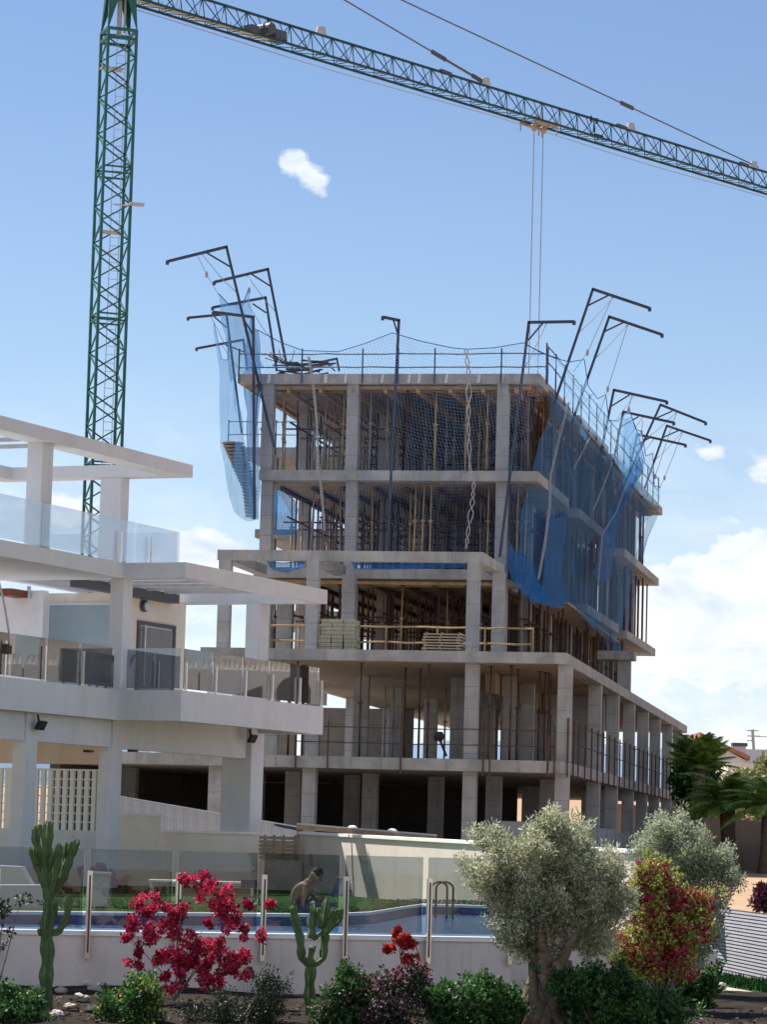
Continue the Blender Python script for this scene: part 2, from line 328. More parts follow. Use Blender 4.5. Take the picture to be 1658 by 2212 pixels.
def fixn(ob):
    b = bmesh.new(); b.from_mesh(ob.data); bmesh.ops.recalc_face_normals(b, faces=b.faces); b.to_mesh(ob.data); b.free(); return ob
def tag(o, label=None, cat=None, group=None, kind=None):
    if label: o['label'] = label
    if cat: o['category'] = cat
    if group: o['group'] = group
    if kind: o['kind'] = kind
    return o
def thing(name, loc, label, cat, group=None):
    e = bpy.data.objects.new(name, None); col.objects.link(e); e.location = Vector(loc); e.empty_display_size = .1
    ORG[e.name] = Vector(loc); return tag(e, label, cat, group)
def struct(o): o['kind'] = 'structure'; return o
def copy_tree(o, parent=None):
    c = o.copy(); col.objects.link(c); ORG[c.name] = ORG.get(o.name, Vector()).copy()
    if parent: c.parent = parent
    for ch in list(KIDS.get(o.name, [])): copy_tree(ch, c)
    return c
KIDS = {}
def kids(o): KIDS[o.name] = [x for x in col.objects if x.parent == o]; [kids(x) for x in KIDS[o.name]]
V = Vector
Z = V((0, 0, 1))

# ================================================================== SETTING: ground
g = MB(); gz = -1.45
g.prism([(-600, -300), (600, -300), (600, 3000), (-600, 3000)], -5.2, -5.0)
struct(g.build('ground', M['earth']))
# building plot behind the garden
g = MB(); g.prism([(-60, 57), (70, 57), (120, 260), (-120, 260)], -4.9, -1.5)
struct(g.build('building_plot', M['earth']))

# ================================================================== CONSTRUCTION FRAME
BE, BF, BS = .187, .19, .164
Ub = V((math.cos(BE), -math.sin(BE), 0)); Vb = V((math.sin(BE), math.cos(BE), 0))
Uf = V((math.cos(BF), -math.sin(BF), 0)); Vs = V((math.sin(BS), math.cos(BS), 0))
MC = V((4.665, 94.984, 0)); PC = V((5.183, 86.879, 0)); TC = V((2.884, 89.759, 0))
WM, DM, LP, DP, LT = 9.449, 37.98, 10.457, 51.2, 7.841
z1 = 2.292; ZS = [None, z1, z1 + 3, z1 + 6, z1 + 9, z1 + 12]; TK = .31; GZ = -1.5
def Bm(a, b, z): return MC + Ub * a + Vb * b + Z * z
def Bp(a, b, z): return PC + Uf * a + Vs * b + Z * z
def Bt(a, b, z): return TC + Uf * a + Vb * b + Z * z
frame = thing('concrete_building_frame', Bp(-5, 0, GZ), 'unfinished five storey concrete building frame with bare slabs and columns under construction', 'building frame')
fr_slab = lambda m: fixn(m.build('floor_slab', M['slab'], frame))
def slabbox(m, F, a0, a1, b0, b1, zt, th=TK):
    m.hexa([F(a0, b0, zt - th), F(a1, b0, zt - th), F(a1, b1, zt - th), F(a0, b1, zt - th), F(a0, b0, zt), F(a1, b0, zt), F(a1, b1, zt), F(a0, b1, zt)])
    return m
# slabs ------------------------------------------------------------
fr_slab(slabbox(MB(), Bp, -15.2, 0, 0, DP, ZS[1], .33))
fr_slab(slabbox(MB(), Bp, -LP, 0, 0, DP - .2, ZS[2]))
def side_b(px, py, a=0):                        # b of the point where a pixel meets the right side plane
    p = hit(px, py, MC + Ub * a, Vb); return (p - MC - Ub * a).dot(Vb)
m = MB(); slabbox(m, Bm, -WM + .75, -1.35, 0, DM, ZS[4])
b1 = side_b(1230, 1093); b2 = side_b(1248, 1113); b3 = side_b(1320, 1187); b4 = side_b(1345, 1210)
slabbox(m, Bm, -1.349, 0, .002, b1, ZS[4]); slabbox(m, Bm, -1.349, 0, b2 + .6, b3, ZS[4]); slabbox(m, Bm, -1.349, 0, b4 + .8, DM - .01, ZS[4])
fr_slab(m)
m = MB(); slabbox(m, Bm, -WM + .6, -1.35, .3, DM, ZS[3])
slabbox(m, Bm, -1.349, -.05, 13.5, 23.5, ZS[3]); slabbox(m, Bm, -1.349, -.05, 26.5, DM - .4, ZS[3])
fr_slab(m)
top = MB(); slabbox(top, Bm, -WM, -.15, 0, DM, ZS[5])
slabbox(top, Bm, -.1499, .0, .002, 7.6, ZS[5]); slabbox(top, Bm, -.1499, .12, 9.2, 17.6, ZS[5] - .002); slabbox(top, Bm, -.1499, .10, 19.5, DM - .01, ZS[5] - .001)
slabbox(top, Bm, -WM - 4.2, -WM - .0005, 18.0, 30, ZS[5] - .004)
fixn(top.build('roof_slab', M['slab'], frame))
m = MB(); slabbox(m, Bm, -WM - 3.6, -WM + .599, 18.4, 29.6, ZS[4] - .003); slabbox(m, Bm, -WM - 3.6, -WM + .599, 18.4, 29.6, ZS[3] - .003)
fr_slab(m)
# board soffits and joists under the fresh slabs
for zz, a0, a1 in ((ZS[5], -WM + .08, -.2), (ZS[4], -WM + .85, -1.45), (ZS[3], -WM + .7, -1.45)):
    m = MB(); slabbox(m, Bm, a0, a1, .55, DM - .3, zz - TK - .003, .028)
    fixn(m.build('board_soffit', M['soffit'], frame))
m = MB(); slabbox(m, Bp, -LP + .3, -.4, .5, DP - 1, ZS[2] - TK - .003, .02); fixn(m.build('board_soffit', M['soffit'], frame))
# terrace pergola frame in front of the third floor
m = MB(); tz = ZS[3]; th = .3
slabbox(m, Bt, -LT, 0, 0, .32, tz, th); slabbox(m, Bt, -.42, 0, .3201, 5.0, tz, th)
slabbox(m, Bt, -LT, -LT + .35, .3201, 5.0, tz, th); slabbox(m, Bt, -5.35, -5.0, .3201, 5.0, tz, th)
fixn(m.build('terrace_beam', M['slab'], frame))
# columns ------------------------------------------------------------
CN = [0]
def column(F, a, b, za, zb, wx=.36, wy=.36, mt='conc'):
    m = MB(); m.hexa([F(a, b, za), F(a + wx, b, za), F(a + wx, b + wy, za), F(a, b + wy, za), F(a, b, zb), F(a + wx, b, zb), F(a + wx, b + wy, zb), F(a, b + wy, zb)])
    CN[0] += 1
    return fixn(m.build('column', M[mt], frame))
def a_of(px, py, F0, D): p = hit(px, py, F0, D); return (p - F0).dot(D)
P0 = MC + Vb * .12
A1, A2, A3 = (a_of(x, 900, P0, Ub) for x in (565.5, 749, 1073.5))
for k in (4, 3, 2):
    bs_ = (.12, 5.6, 11.0) if k == 4 else (.34, 5.9)
    for a in (A1, A2, A3):
        for b in bs_:
            if k == 2 and b < 1: b = .6
            column(Bm, a, b, ZS[k], ZS[k + 1] - TK)
    for b in ((16.5, 22, 27.5, 33, 37.2) if k > 2 else (11, 16.5, 22, 27.5, 33)): column(Bm, A3, b, ZS[k], ZS[k + 1] - TK)
for b in (18.8, 28.9): column(Bm, -WM - 3.3, b, ZS[2], ZS[3] - TK); column(Bm, -WM - 3.3, b, ZS[3], ZS[4] - TK); column(Bm, -WM - 3.3, b, ZS[4], ZS[5] - TK)
# terrace pergola columns stand on the second slab
for px in (1008, 660.5, 470): 
    a = a_of(px, 1300, TC, Uf); column(Bt, max(a, -LT), .004, ZS[2], tz - th, .36, .31)
a = a_of(1063, 1320, TC + Vb * 3.2, Uf); column(Bt, a, 3.2, ZS[2], tz - th, .35, .35)
a = a_of(738, 1300, TC + Vb * 4.4, Uf); column(Bt, a, 4.4, ZS[2], tz - th, .4, .35)
for b in (7.2, 11): column(Bt, -LT + .2, b, ZS[2], ZS[3] - TK, .5, .35)
# podium front row and the side row
P1 = PC + Vs * .25
fr_as = [a_of(x, 1560, P1, Uf) for x in (1003, 1204.5)]
for a in fr_as: column(Bp, a, .25, ZS[1], ZS[2] - TK, .38, .38)
for px in (998.5, 1198.5, 651, 448): column(Bp, a_of(px, 1750, P1, Uf), .25, GZ, ZS[1] - .33, .38, .38)
P2 = PC + Uf * -.42
def bpod(px, py, off=-.42): Q = PC + Uf * off; p = hit(px, py, Q, Vs); return (p - Q).dot(Vs)
side = [bpod(x, 1560) for x in (1271, 1311, 1347, 1378, 1405, 1432, 1455, 1470)] 
for i, b in enumerate(side):
    column(Bp, -.42, b, ZS[1], ZS[2] - TK, .40, .40)
    if i < 7: column(Bp, -.42, b, GZ, ZS[1] - .33, .40, .40)
# interior podium rows seen receding
for a in (-10.1, -7.3, -4.3):
    for b in (7.5, 14.5, 22, 30): column(Bp, a, b, ZS[1], ZS[2] - TK - .02, .45, .35)
for a in (-1.9,):
    for b in (6.0, 10.5, 17): column(Bp, a - .6, b, ZS[1], ZS[2] - TK - .02, .4, .35)
for a, b in ((-13.9, 5), (-8.9, 5.2), (-6.6, 5.4), (-5.0, 8), (-2.9, 5.5), (-1.6, 8.2), (-7.7, 8.5), (-10.6, 8)):
    column(Bp, a, b, GZ, ZS[1] - .34, .45, .4)
# concrete walls: stair cores, basement walls
def wallp(F, a0, a1, b0, b1, za, zb, mt='conc', nm='core_wall'):
    m = MB(); m.hexa([F(a0, b0, za), F(a1, b0, za), F(a1, b1, za), F(a0, b1, za), F(a0, b0, zb), F(a1, b0, zb), F(a1, b1, zb), F(a0, b1, zb)])
    return fixn(m.build(nm, M[mt], frame))
for k in (2, 3, 4):
    wallp(Bm, -5.2, -2.6, 13.0, 13.2, ZS[k], ZS[k + 1] - TK - .03); wallp(Bm, -7.9, -5.6, 17.0, 17.2, ZS[k], ZS[k + 1] - TK - .03)
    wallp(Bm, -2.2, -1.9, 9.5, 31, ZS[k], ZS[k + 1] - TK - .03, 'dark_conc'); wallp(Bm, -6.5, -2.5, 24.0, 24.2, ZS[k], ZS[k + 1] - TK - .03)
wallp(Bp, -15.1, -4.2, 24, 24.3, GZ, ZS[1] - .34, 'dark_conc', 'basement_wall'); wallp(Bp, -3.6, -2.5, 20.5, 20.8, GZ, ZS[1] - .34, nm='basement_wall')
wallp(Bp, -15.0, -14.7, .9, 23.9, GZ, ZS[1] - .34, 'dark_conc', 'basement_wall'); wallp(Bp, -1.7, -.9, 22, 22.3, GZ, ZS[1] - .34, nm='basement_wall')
wallp(Bp, -2.1, -.05, .9, 1.1, GZ, -.0 + .62, nm='infill_wall')
for i in range(0, 5): wallp(Bp, -.34, -.08, side[i] + .401, side[i + 1] - .001, GZ, .55 - .12 * i, nm='infill_wall')
wallp(Bp, -.34, -.08, 1.11, side[0] - .001, GZ, .62, nm='infill_wall')
wallp(Bp, -3.4, -.6, 18, 18.3, ZS[1], ZS[2] - TK - .03); wallp(Bp, -2.9, -2.6, 4.8, 18, ZS[2] - TK - .62, ZS[2] - TK - .03, 'soffit', 'downstand_beam')
QB = PC + Vs * 31
for x0, x1 in ((480, 640), (652, 776), (790, 842), (866, 893), (916, 944), (976, 1052), (1062, 1076), (1100, 1128), (1146, 1240)):
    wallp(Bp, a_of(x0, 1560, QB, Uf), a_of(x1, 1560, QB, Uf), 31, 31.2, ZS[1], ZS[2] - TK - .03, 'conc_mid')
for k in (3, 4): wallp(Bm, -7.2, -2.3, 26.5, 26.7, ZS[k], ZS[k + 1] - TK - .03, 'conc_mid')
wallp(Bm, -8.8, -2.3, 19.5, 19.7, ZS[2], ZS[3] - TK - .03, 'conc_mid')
for k in (2, 3, 4): wallp(Bm, -1.9, -.9, 34.0, 34.2, ZS[k], ZS[k + 1] - TK - .03)
# curb notches cast along the deck front
m = MB()
for px in (577, 700, 743, 822, 880, 902, 961, 1031, 1082):
    a = a_of(px, 818, MC, Ub); m.box(Bm(a, -.03, ZS[5] - TK + .02), Ub * .09, Vb * .03, Z * (TK - .04) + Ub * .04)
fixn(m.build('edge_clamps', M['plaster'], frame))
# edge planks and joists below the deck edge
m = MB()
for bb in (.3, .9): m.bar(Bm(-WM + .3, bb, ZS[5] - TK - .09), Bm(-.3, bb, ZS[5] - TK - .09), .1, .1)
for i in range(34): m.bar(Bm(-.25, .6 + i * 1.1, ZS[5] - TK - .08), Bm(-1.7, .6 + i * 1.1, ZS[5] - TK - .08), .09, .12)
for i in range(9): a = -8.9 + i * 1.02; m.bar(Bm(a, .1, ZS[5] - TK - .20), Bm(a, DM - 1, ZS[5] - TK - .20), .09, .13)
fixn(m.build('formwork_joists', M['timber'], frame))
m = MB()
for i in range(8): a = -8.3 + i * 1.0; m.bar(Bm(a, 1.4, ZS[4] - TK - .10), Bm(a, 20, ZS[4] - TK - .10), .08, .12)
for i in range(8): a = -8.3 + i * 1.0; m.bar(Bm(a, 1.0, ZS[3] - TK - .10), Bm(a, 16, ZS[3] - TK - .10), .08, .12)
fixn(m.build('formwork_joists', M['prop_r'], frame))
m = MB()
for bb in (.5, 1.3): m.bar(Bm(-8.2, bb, ZS[3] - TK - .12), Bm(-.5, bb, ZS[3] - TK - .12), .1, .1)
fixn(m.build('formwork_joists', M['timber'], frame))
# loose-edged work platform at the side of the third floor
m = MB(); p = [at(1229, 1300, 100), at(1340, 1387, 122)]
m.hexa([p[0] - Z * .06 - Ub * 1.2, p[0] - Z * .06, p[1] - Z * .06, p[1] - Z * .06 - Ub * 1.2, p[0] - Ub * 1.2, p[0], p[1], p[1] - Ub * 1.2])
fixn(m.build('edge_platform', M['wood'], frame))
# far roof stub with its column
bq = bpod(1349, 1440, -.5); zq = hit(1349, 1408, PC + Uf * -.5, Vs).z; column(Bp, -.7, bq - .3, ZS[2], zq - .301, .45, .5); m = MB(); slabbox(m, Bp, -1.4, -.1, bq - .6, bq + .5, zq, .3); fr_slab(m)

# ------------------------------------------------------------------ telescopic props
def prop_proto(mt):
    t = thing('shoring_prop', (0, 0, 0), None, None)
    h = 2.64
    MB().tube([(0, 0, .01), (0, 0, 1.55)], .034, 6).build('outer_tube', M[mt], t, True)
    MB().tube([(0, 0, 1.5), (0, 0, h - .01)], .024, 6).build('inner_tube', M[mt], t, True)
    MB().box((-.07, -.07, 0), (.14, 0, 0), (0, .14, 0), (0, 0, .012)).box((-.07, -.07, h - .012), (.14, 0, 0), (0, .14, 0), (0, 0, .012)).build('end_plate', M[mt], t)
    MB().lathe((0, 0, 1.47), [(.05, 0), (.05, .10)], 8).tube([(-.10, 0, 1.52), (.10, 0, 1.52)], .012, 5).build('collar_nut', M[mt], t)
    kids(t); return t
PR = {}; PUSED = set()
def prop(pos, kind, label, group, h=2.64, tilt=.012):
    if kind not in PR: PR[kind] = prop_proto(kind)
    if kind not in PUSED: o = PR[kind]; PUSED.add(kind)
    else: o = copy_tree(PR[kind])
    o.location = pos; o.scale = (1, 1, h / 2.64)
    o.rotation_euler = (random.gauss(0, tilt), random.gauss(0, tilt), random.random() * 3)
    tag(o, label, 'prop', group); return o
CW = {'prop_y': 'yellow', 'prop_r': 'dark rusty', 'prop_g': 'grey'}
def pick(py, pr): r = random.random(); return 'prop_y' if r < py else 'prop_r' if r < py + pr else 'prop_g'
def put(a, b, k, py=.42, pr=.34, h=2.64):
    kd = pick(py, pr); fl = {4: 'beneath the top slab', 3: 'one storey below the top', 2: 'on the netted storey'}[k]
    rw = 'in the front row' if b < 1.9 else 'along the long side edge' if a > -1.8 else 'deep between the columns' if b > 5.4 else 'in the middle rows'
    prop(Bm(a, b, ZS[k]), kd, '%s steel prop %s, %s' % (CW[kd], fl, rw), '%s props %s, %s' % (CW[kd], fl, rw), h)
n0 = 0
for i in range(10):
    for j in range(9):
        a = -8.95 + i * .93 + random.uniform(-.16, .16); b = .75 + j * 1.15 + random.uniform(-.3, .3)
        put(a, b, 4, .36, .40)
for j in range(24): put(-.5 + random.uniform(-.12, .05), 1.2 + j * 1.5, 4, .2, .6)
for j in range(14): put(-1.35, 11.5 + j * 1.75, 4, .2, .6)
for i in range(8):
    for j in range(6):
        if (i, j) in ((0, 0),): continue
        put(-8.3 + i * 1.0 + random.uniform(-.1, .1), 1.6 + j * 1.7 + random.uniform(-.2, .2), 3, .3, .5)
for a in (-3.9, -3.65, -3.4, -.9, -.7, -.45, -1.6): put(a + 0, .7, 3, .9, .05)
for j in range(14): put(-1.7, 3 + j * 2.4, 3, .3, .5)
for i in range(8):
    for j in range(5): put(-8.3 + i * 1.02 + random.uniform(-.1, .1), 1.2 + j * 1.9 + random.uniform(-.3, .3), 2, .25, .62)
for j in range(22): put(-.9 + random.uniform(-.25, .2), 1.5 + j * 1.45, 2, .15, .5)
# the many props farther back in the three upper storeys, past the nearest three hundred
m = MB()
for k in (4, 3, 2):
    for i in range(9):
        for j in range(15 if k > 2 else 9):
            a = -8.9 + i * .98 + random.uniform(-.25, .25); b = (11.3 if k > 2 else 11) + j * 1.6 + random.uniform(-.4, .4)
            m.tube([Bm(a, b, ZS[k]), Bm(a + random.gauss(0, .02), b, ZS[k] + 2.64)], .032, 5)
    for i in range(70 if k > 2 else 36): a = random.uniform(-1.5, -.1); b = 2 + i * (.5 if k > 2 else .7); m.tube([Bm(a, b, ZS[k]), Bm(a, b, ZS[k] + 2.64)], .034, 5)
    if k < 4:
        for i in range(70): a = random.uniform(-8.8, -.6); b = random.uniform(3.5, 11.5); m.tube([Bm(a, b, ZS[k]), Bm(a + random.gauss(0, .03), b, ZS[k] + 2.64)], .032, 5)
    for i in range(8): a = -8.2 + i * 1.05; m.bar(Bm(a, 2.0, ZS[k] + 1.75), Bm(a, 12, ZS[k] + 1.75), .05)
    for i in range(5): b = 3.2 + i * 2.3; m.bar(Bm(-8.6, b, ZS[k] + 1.7), Bm(-.6, b, ZS[k] + 1.7), .05)
o = m.build('far_props', M['prop_r']); o['kind'] = 'stuff'
# podium storey: thin dark props near the front edge
for px, bb in ((498, .5), (624, 1.5), (640, .6), (654, 2.2), (778, .7), (875, 2.8), (906, 3.0), (925, .7), (1058, 1.1), (1103, .6), (1118, 2.5), (1165, 3.3), (1178, 4), (1186, 4.6), (1228, 5.4), (1190, 8)):
    a = a_of(px, 1560, PC + Vs * bb, Uf)
    prop(Bp(a, bb, ZS[1]), 'prop_r', 'thin rust brown prop in the open podium storey between its two slabs', 'thin rust brown props in the podium storey', 2.66, .004)
for px, bb in ((832, 13), (850, 13.4), (868, 13), (962, 13), (1000, 14), (1085, 13), (1094, 13.5), (1143, 13), (1150, 13.6), (1158, 13.9), (1131, 14)):
    a = a_of(px, 1560, PC + Vs * bb, Uf)
    prop(Bp(a, bb, ZS[1]), 'prop_g', 'pale prop far inside the open podium storey against the sky', 'pale props far inside the podium storey', 2.64, .004)

# ------------------------------------------------------------------ guard rails
def z3(x, y): return (600 + x / 1.658) / 1.8178, (900 + y / 1.658) / 1.8178
def z4(x, y): return (1400 + x / 1.658) / 1.8178, (1100 + y / 1.658) / 1.8178
def z5(x, y): return (2000 + x / 1.635) / 1.8178, (1100 + y / 1.635) / 1.8178
def rail(name, label, P, posts, z, h, mt='steelblue', drop=.3, rr=.022, ys=(.93, .45), group='guard rails on the building frame'):
    t = thing('guard_rail', P(posts[0], z), label, 'guard rail', group)
    for q in posts:
        MB().bar(P(q, z - drop), P(q, z + h), .045).build('post', M[mt], t)
    for k in ys:
        pts = []
        for i in range(len(posts) * 3 + 1):
            s = posts[0] + (posts[-1] - posts[0]) * i / (len(posts) * 3); pts.append(P(s, z + h * k + random.uniform(-.015, .015)))
        MB().tube(pts, rr, 5).build('rail', M[mt], t)
    return t
as_ = [a_of(x, 770, MC, Ub) for x in (518, 654, 785, 862, 941, 1085, 1200)]; as_[-1] = min(as_[-1], .25)
rail('g', 'dark guard rail along the front edge of the top slab', lambda s, z: Bm(s, -.06, z), as_, ZS[5], .78, ys=(.78, .25))
rail('g', 'dark guard rail along the long side edge of the top slab', lambda s, z: Bm(.16, s, z), [.3 + i * 2.2 for i in range(17)], ZS[5], 1.0)
rail('g', 'dark guard rail on the slab of the rear left wing', lambda s, z: Bm(s, 17.9, z), [-WM - 4.6, -WM - 2.8, -WM - 1.2, -WM - .1], ZS[5], 1.0)
rail('g', 'rusty guard rail along the front of the podium slab', lambda s, z: Bp(s, -.06, z), [a_of(x, 1600, PC, Uf) for x in (641, 710, 868, 1046, 1200)], ZS[1], .98, 'prop_r', .45, .016, (.84, .40))
rail('g', 'rusty guard rail along the long side of the podium slab', lambda s, z: Bp(.06, s, z), [.2, 1.8] + [3.2 + i * 1.95 for i in range(22)], ZS[1], 1.2, 'prop_r', .42, .016, (.9, .45))
rail('g', 'timber guard rail at the front of the second slab beside the pallet stack', lambda s, z: Bp(s, 3.0, z), [-9.6, -7.8, -5.6, -4.1, -2.7, -1.3], ZS[2], .9, 'timber', .0, .03, (.95, .45))
t = thing('edge_post', Bp(0, 0, ZS[1]), 'tall rusty pole clamped to the podium corner', 'pole'); MB().bar(at(1187, 1590, 86.7), at(1183, 1680, 86.7), .06).bar(at(1060, 1500, 86.7), at(1058, 1690, 86.7), .05).build('pole', M['prop_r'], t)

# ------------------------------------------------------------------ net poles (gallows): post, arm, brace
def gallows(pts, base, tip, elbow, br0, br1, Y, label, rope=True, Yb=None):
    b = at(*base, Yb or Y); e = at(*elbow, Y); tp = at(*tip, Y)
    t = thing('net_pole', b, label, 'net pole', 'net poles around the building frame')
    MB().bar(b, e, .085).build('post', M['steelblue'], t)
    MB().bar(e + (e - tp).normalized() * .04, tp, .085).bar(tp + Z * .02, tp - Z * .1, .10).build('arm', M['steelblue'], t)
    MB().bar(at(*br0, Y), at(*br1, Y), .05).build('brace', M['steelblue'], t)
    if rope:
        c = at(*br0, Y); mid = (c + e) / 2
        MB().tube([c + (tp - c) * .12, mid + (b - e).normalized() * 1.0, e + (b - e).normalized() * 1.5], .012, 4).build('lashing', M['rope'], t)
    return t
Lf = 'leftmost cluster'
gallows(0, z3(790, 1420), z3(95, 210), z3(480, 115), z3(345, 150), z3(505, 245), 96.3, 'net pole rising highest above the left side of the deck')
gallows(0, z3(880, 925), z3(400, 345), z3(750, 260), z3(640, 290), z3(765, 370), 104, 'net pole standing just behind the highest one at the left')
gallows(0, z3(808, 925), z3(390, 510), z3(735, 445), z3(650, 485), z3(740, 545), 107.5, 'third net pole from the top in the left cluster')
gallows(0, z3(662, 1890), z3(395, 540), z3(655, 572), z3(600, 600), z3(655, 690), 95.8, 'net pole at the front left corner with an arm dipping outward', False)
gallows(0, z3(580, 1330), z3(230, 577), z3(480, 553), z3(400, 570), z3(480, 640), 114, 'net pole seen through the blue net on the left')
gallows(0, z3(617, 920), z3(285, 777), z3(590, 720), z3(470, 750), z3(596, 800), 121, 'lowest net pole of the left cluster')
gallows(0, z3(1215, 925), z3(1090, 865), z3(1200, 843), z3(1120, 862), z3(1190, 925), 128, 'short net pole far behind the pile on the deck', False)
gallows(0, z4(203, 1745), z4(172, 240), z4(278, 262), z4(243, 262), z4(270, 350), 94.4, 'net pole in the middle of the front with its arm towards us', False)
gallows(0, z4(935, 1800), z4(1420, 270), z4(1125, 275), z4(1218, 278), z4(1122, 390), 94.6, 'net pole near the front right corner with a level arm')
gallows(0, z5(265, 870), z5(905, 180), z5(540, 58), z5(645, 95), z5(505, 165), 98, 'tallest net pole on the right side of the deck')
gallows(0, z5(400, 930), z5(985, 350), z5(645, 235), z5(740, 270), z5(615, 330), 101.8, 'second tallest net pole on the right side of the deck')
gallows(0, z5(560, 1260), z5(1015, 780), z5(675, 705), z5(775, 737), z5(657, 810), 108.5, 'net pole nearest below the two tall ones on the right')
gallows(0, z5(640, 1330), z5(1060, 915), z5(735, 845), z5(833, 877), z5(720, 940), 113, 'net pole crossed by the steeper pole on the right side')
gallows(0, z5(600, 1620), z5(1265, 915), z5(975, 800), z5(1052, 840), z5(950, 885), 119, 'net pole with a rolled blue net lashed along it')
gallows(0, z5(765, 1270), z5(1135, 1058), z5(825, 990), z5(905, 1012), z5(812, 1065), 120, 'lowest arm of the right hand net poles')
gallows(0, z5(850, 1400), z5(1295, 1030), z5(1015, 935), z5(1092, 965), z5(990, 1010), 125, 'farthest net pole at the rear right corner')

# ------------------------------------------------------------------ nets
def net(rows, m, label, name='safety_net', lift=.0, sub=4, sag=.12):
    """rows: lists of (px, py, Y) corner points; smoothly subdivided into a hanging sheet"""
    P = [[at(*q) for q in r] for r in rows]
    def interp(A, s):
        k = min(int(s), len(A) - 2); f = s - k; return A[k].lerp(A[k + 1], f)
    nj = (len(P[0]) - 1) * sub + 1; ni = (len(P) - 1) * sub + 1
    R_ = [[interp(r, j / sub) for j in range(nj)] for r in P]
    G = [[None] * nj for _ in range(ni)]
    for j in range(nj):
        c = [r[j] for r in R_]
        for i in range(ni): G[i][j] = interp(c, i / sub)
    for i in range(1, ni - 1):
        for j in range(nj):
            p = G[i][j]; G[i][j] = p + noise.noise_vector(p * .55) * sag + noise.noise_vector(p * 1.7) * sag * .45
    mb = MB(); mb.sheet(G); uv = []
    for i in range(ni):
        for j in range(nj):
            uu = (G[i][j] - G[i][0]).length if j else 0; vv = (G[i][j] - G[0][j]).length if i else 0; uv.append((uu, vv))
    mb.uv = uv; o = mb.build(name, M[m], origin=G[0][0], smooth=True)
    e = MB(); e.tube(G[0], .014, 4).build('edge_rope', M['ropeblue'], o)
    return tag(o, label, 'safety net', 'safety nets hung around the building frame')
c3 = lambda x, y, Y: (*z3(x, y), Y); c4 = lambda x, y, Y: (*z4(x, y), Y); c5 = lambda x, y, Y: (*z5(x, y), Y)
topf = [c3(680, 655, 94.8), c3(830, 735, 94.9), c3(975, 790, 94.8), c3(1210, 797, 94.6), c3(1380, 745, 94.4), c3(1560, 675, 94), c4(430, 400, 94), c4(620, 440, 94), c4(720, 450, 94), c4(900, 440, 94), c4(1090, 408, 94), c4(1200, 470, 94.4), c4(1300, 505, 94.6)]
net([topf, [(x, 1000, 94.2) for x in (600, 640, 690, 760, 800, 850, 900, 945, 985, 1030, 1075, 1110, 1140)],
     [(x, 1200, 93.6) for x in (595, 635, 685, 755, 795, 845, 895, 940, 980, 1025, 1065, 1095, 1120)]], 'net', 'thin see-through net hung over the whole front facade', sag=.18)
net([[c3(430, 420, 101), c3(500, 495, 101), c3(585, 490, 99), c3(628, 380, 97)], [c3(470, 700, 104), c3(530, 720, 103), c3(610, 700, 100), c3(665, 690, 97)],
     [c3(505, 1000, 106), c3(560, 950, 104), c3(640, 930, 101), c3(725, 900, 98)]], 'netm', 'bright blue net bellying between the two tall left poles')
net([[c3(395, 600, 116), c3(450, 850, 114), c3(490, 850, 112), c3(492, 650, 108)], [c3(437, 900, 116), c3(475, 950, 114), c3(510, 960, 111), c3(530, 950, 108)],
     [c3(440, 1250, 115), c3(490, 1290, 113), c3(540, 1300, 110), c3(585, 1290, 106)], [c3(432, 1400, 114), c3(500, 1440, 112), c3(560, 1480, 108), c3(640, 1500, 102)],
     [c3(530, 1840, 112), c3(570, 1880, 109), c3(610, 1900, 105), c3(660, 1900, 98)]], 'netm', 'long blue net hanging outermost at the left down to the rear wing')
net([[c3(635, 560, 98), c3(665, 650, 97), c3(690, 660, 96)], [c3(590, 980, 101), c3(640, 1010, 98), c3(700, 1050, 96)], [c3(620, 1400, 99), c3(650, 1420, 97), c3(690, 1480, 96)],
     [c3(640, 1890, 98), c3(660, 1890, 96.5), c3(690, 1890, 95.6)]], 'netd', 'folded dark blue net strip at the front left corner')
net([[c3(775, 1680, 99), c3(850, 1700, 99), c3(925, 1770, 99)], [c3(770, 1800, 99), c3(840, 1850, 99), c3(915, 1860, 99)], [c3(770, 1990, 99), c3(850, 1990, 99), c3(920, 1990, 99)]], 'netd', 'crumpled blue net inside the floor below the top storey', sag=.3)
net([[(577, 1214, 91), (612, 1216, 91), (660, 1213, 91)], [(590, 1232, 91), (622, 1238, 91), (645, 1226, 91)]], 'netd', 'small blue net slung beneath the left terrace beam')
net([[(760, 1216, 94.3), (850, 1219, 94.3), (930, 1218, 94.3), (1005, 1214, 94.3)], [(765, 1230, 94.2), (850, 1231, 94.2), (930, 1229, 94.2), (1005, 1226, 94.2)]], 'netd', 'narrow bunched blue net along the third floor edge behind the terrace beam', sag=.08)
net([[c5(120, 420, 95), c5(290, 500, 96.5), c5(390, 525, 98), c5(485, 510, 100), c5(510, 680, 101), c5(570, 762, 102), c5(622, 735, 104), c5(645, 900, 105), c5(700, 905, 107), c5(775, 830, 109), c5(815, 955, 110), c5(855, 975, 112), c5(880, 1130, 114), c5(925, 1110, 117), c5(935, 1320, 122), c5(975, 1330, 126)],
     [c5(130, 560, 95.5), c5(250, 620, 97), c5(310, 690, 98.5), c5(390, 790, 100), c5(450, 870, 102), c5(500, 950, 103), c5(560, 1000, 105), c5(610, 1070, 107), c5(660, 1130, 109), c5(700, 1190, 110), c5(750, 1240, 112), c5(800, 1290, 114), c5(840, 1370, 117), c5(880, 1410, 120), c5(920, 1460, 125), c5(965, 1470, 130)]],
    'netp', 'pale scalloped net strung between the poles along the right deck edge', sag=.1)
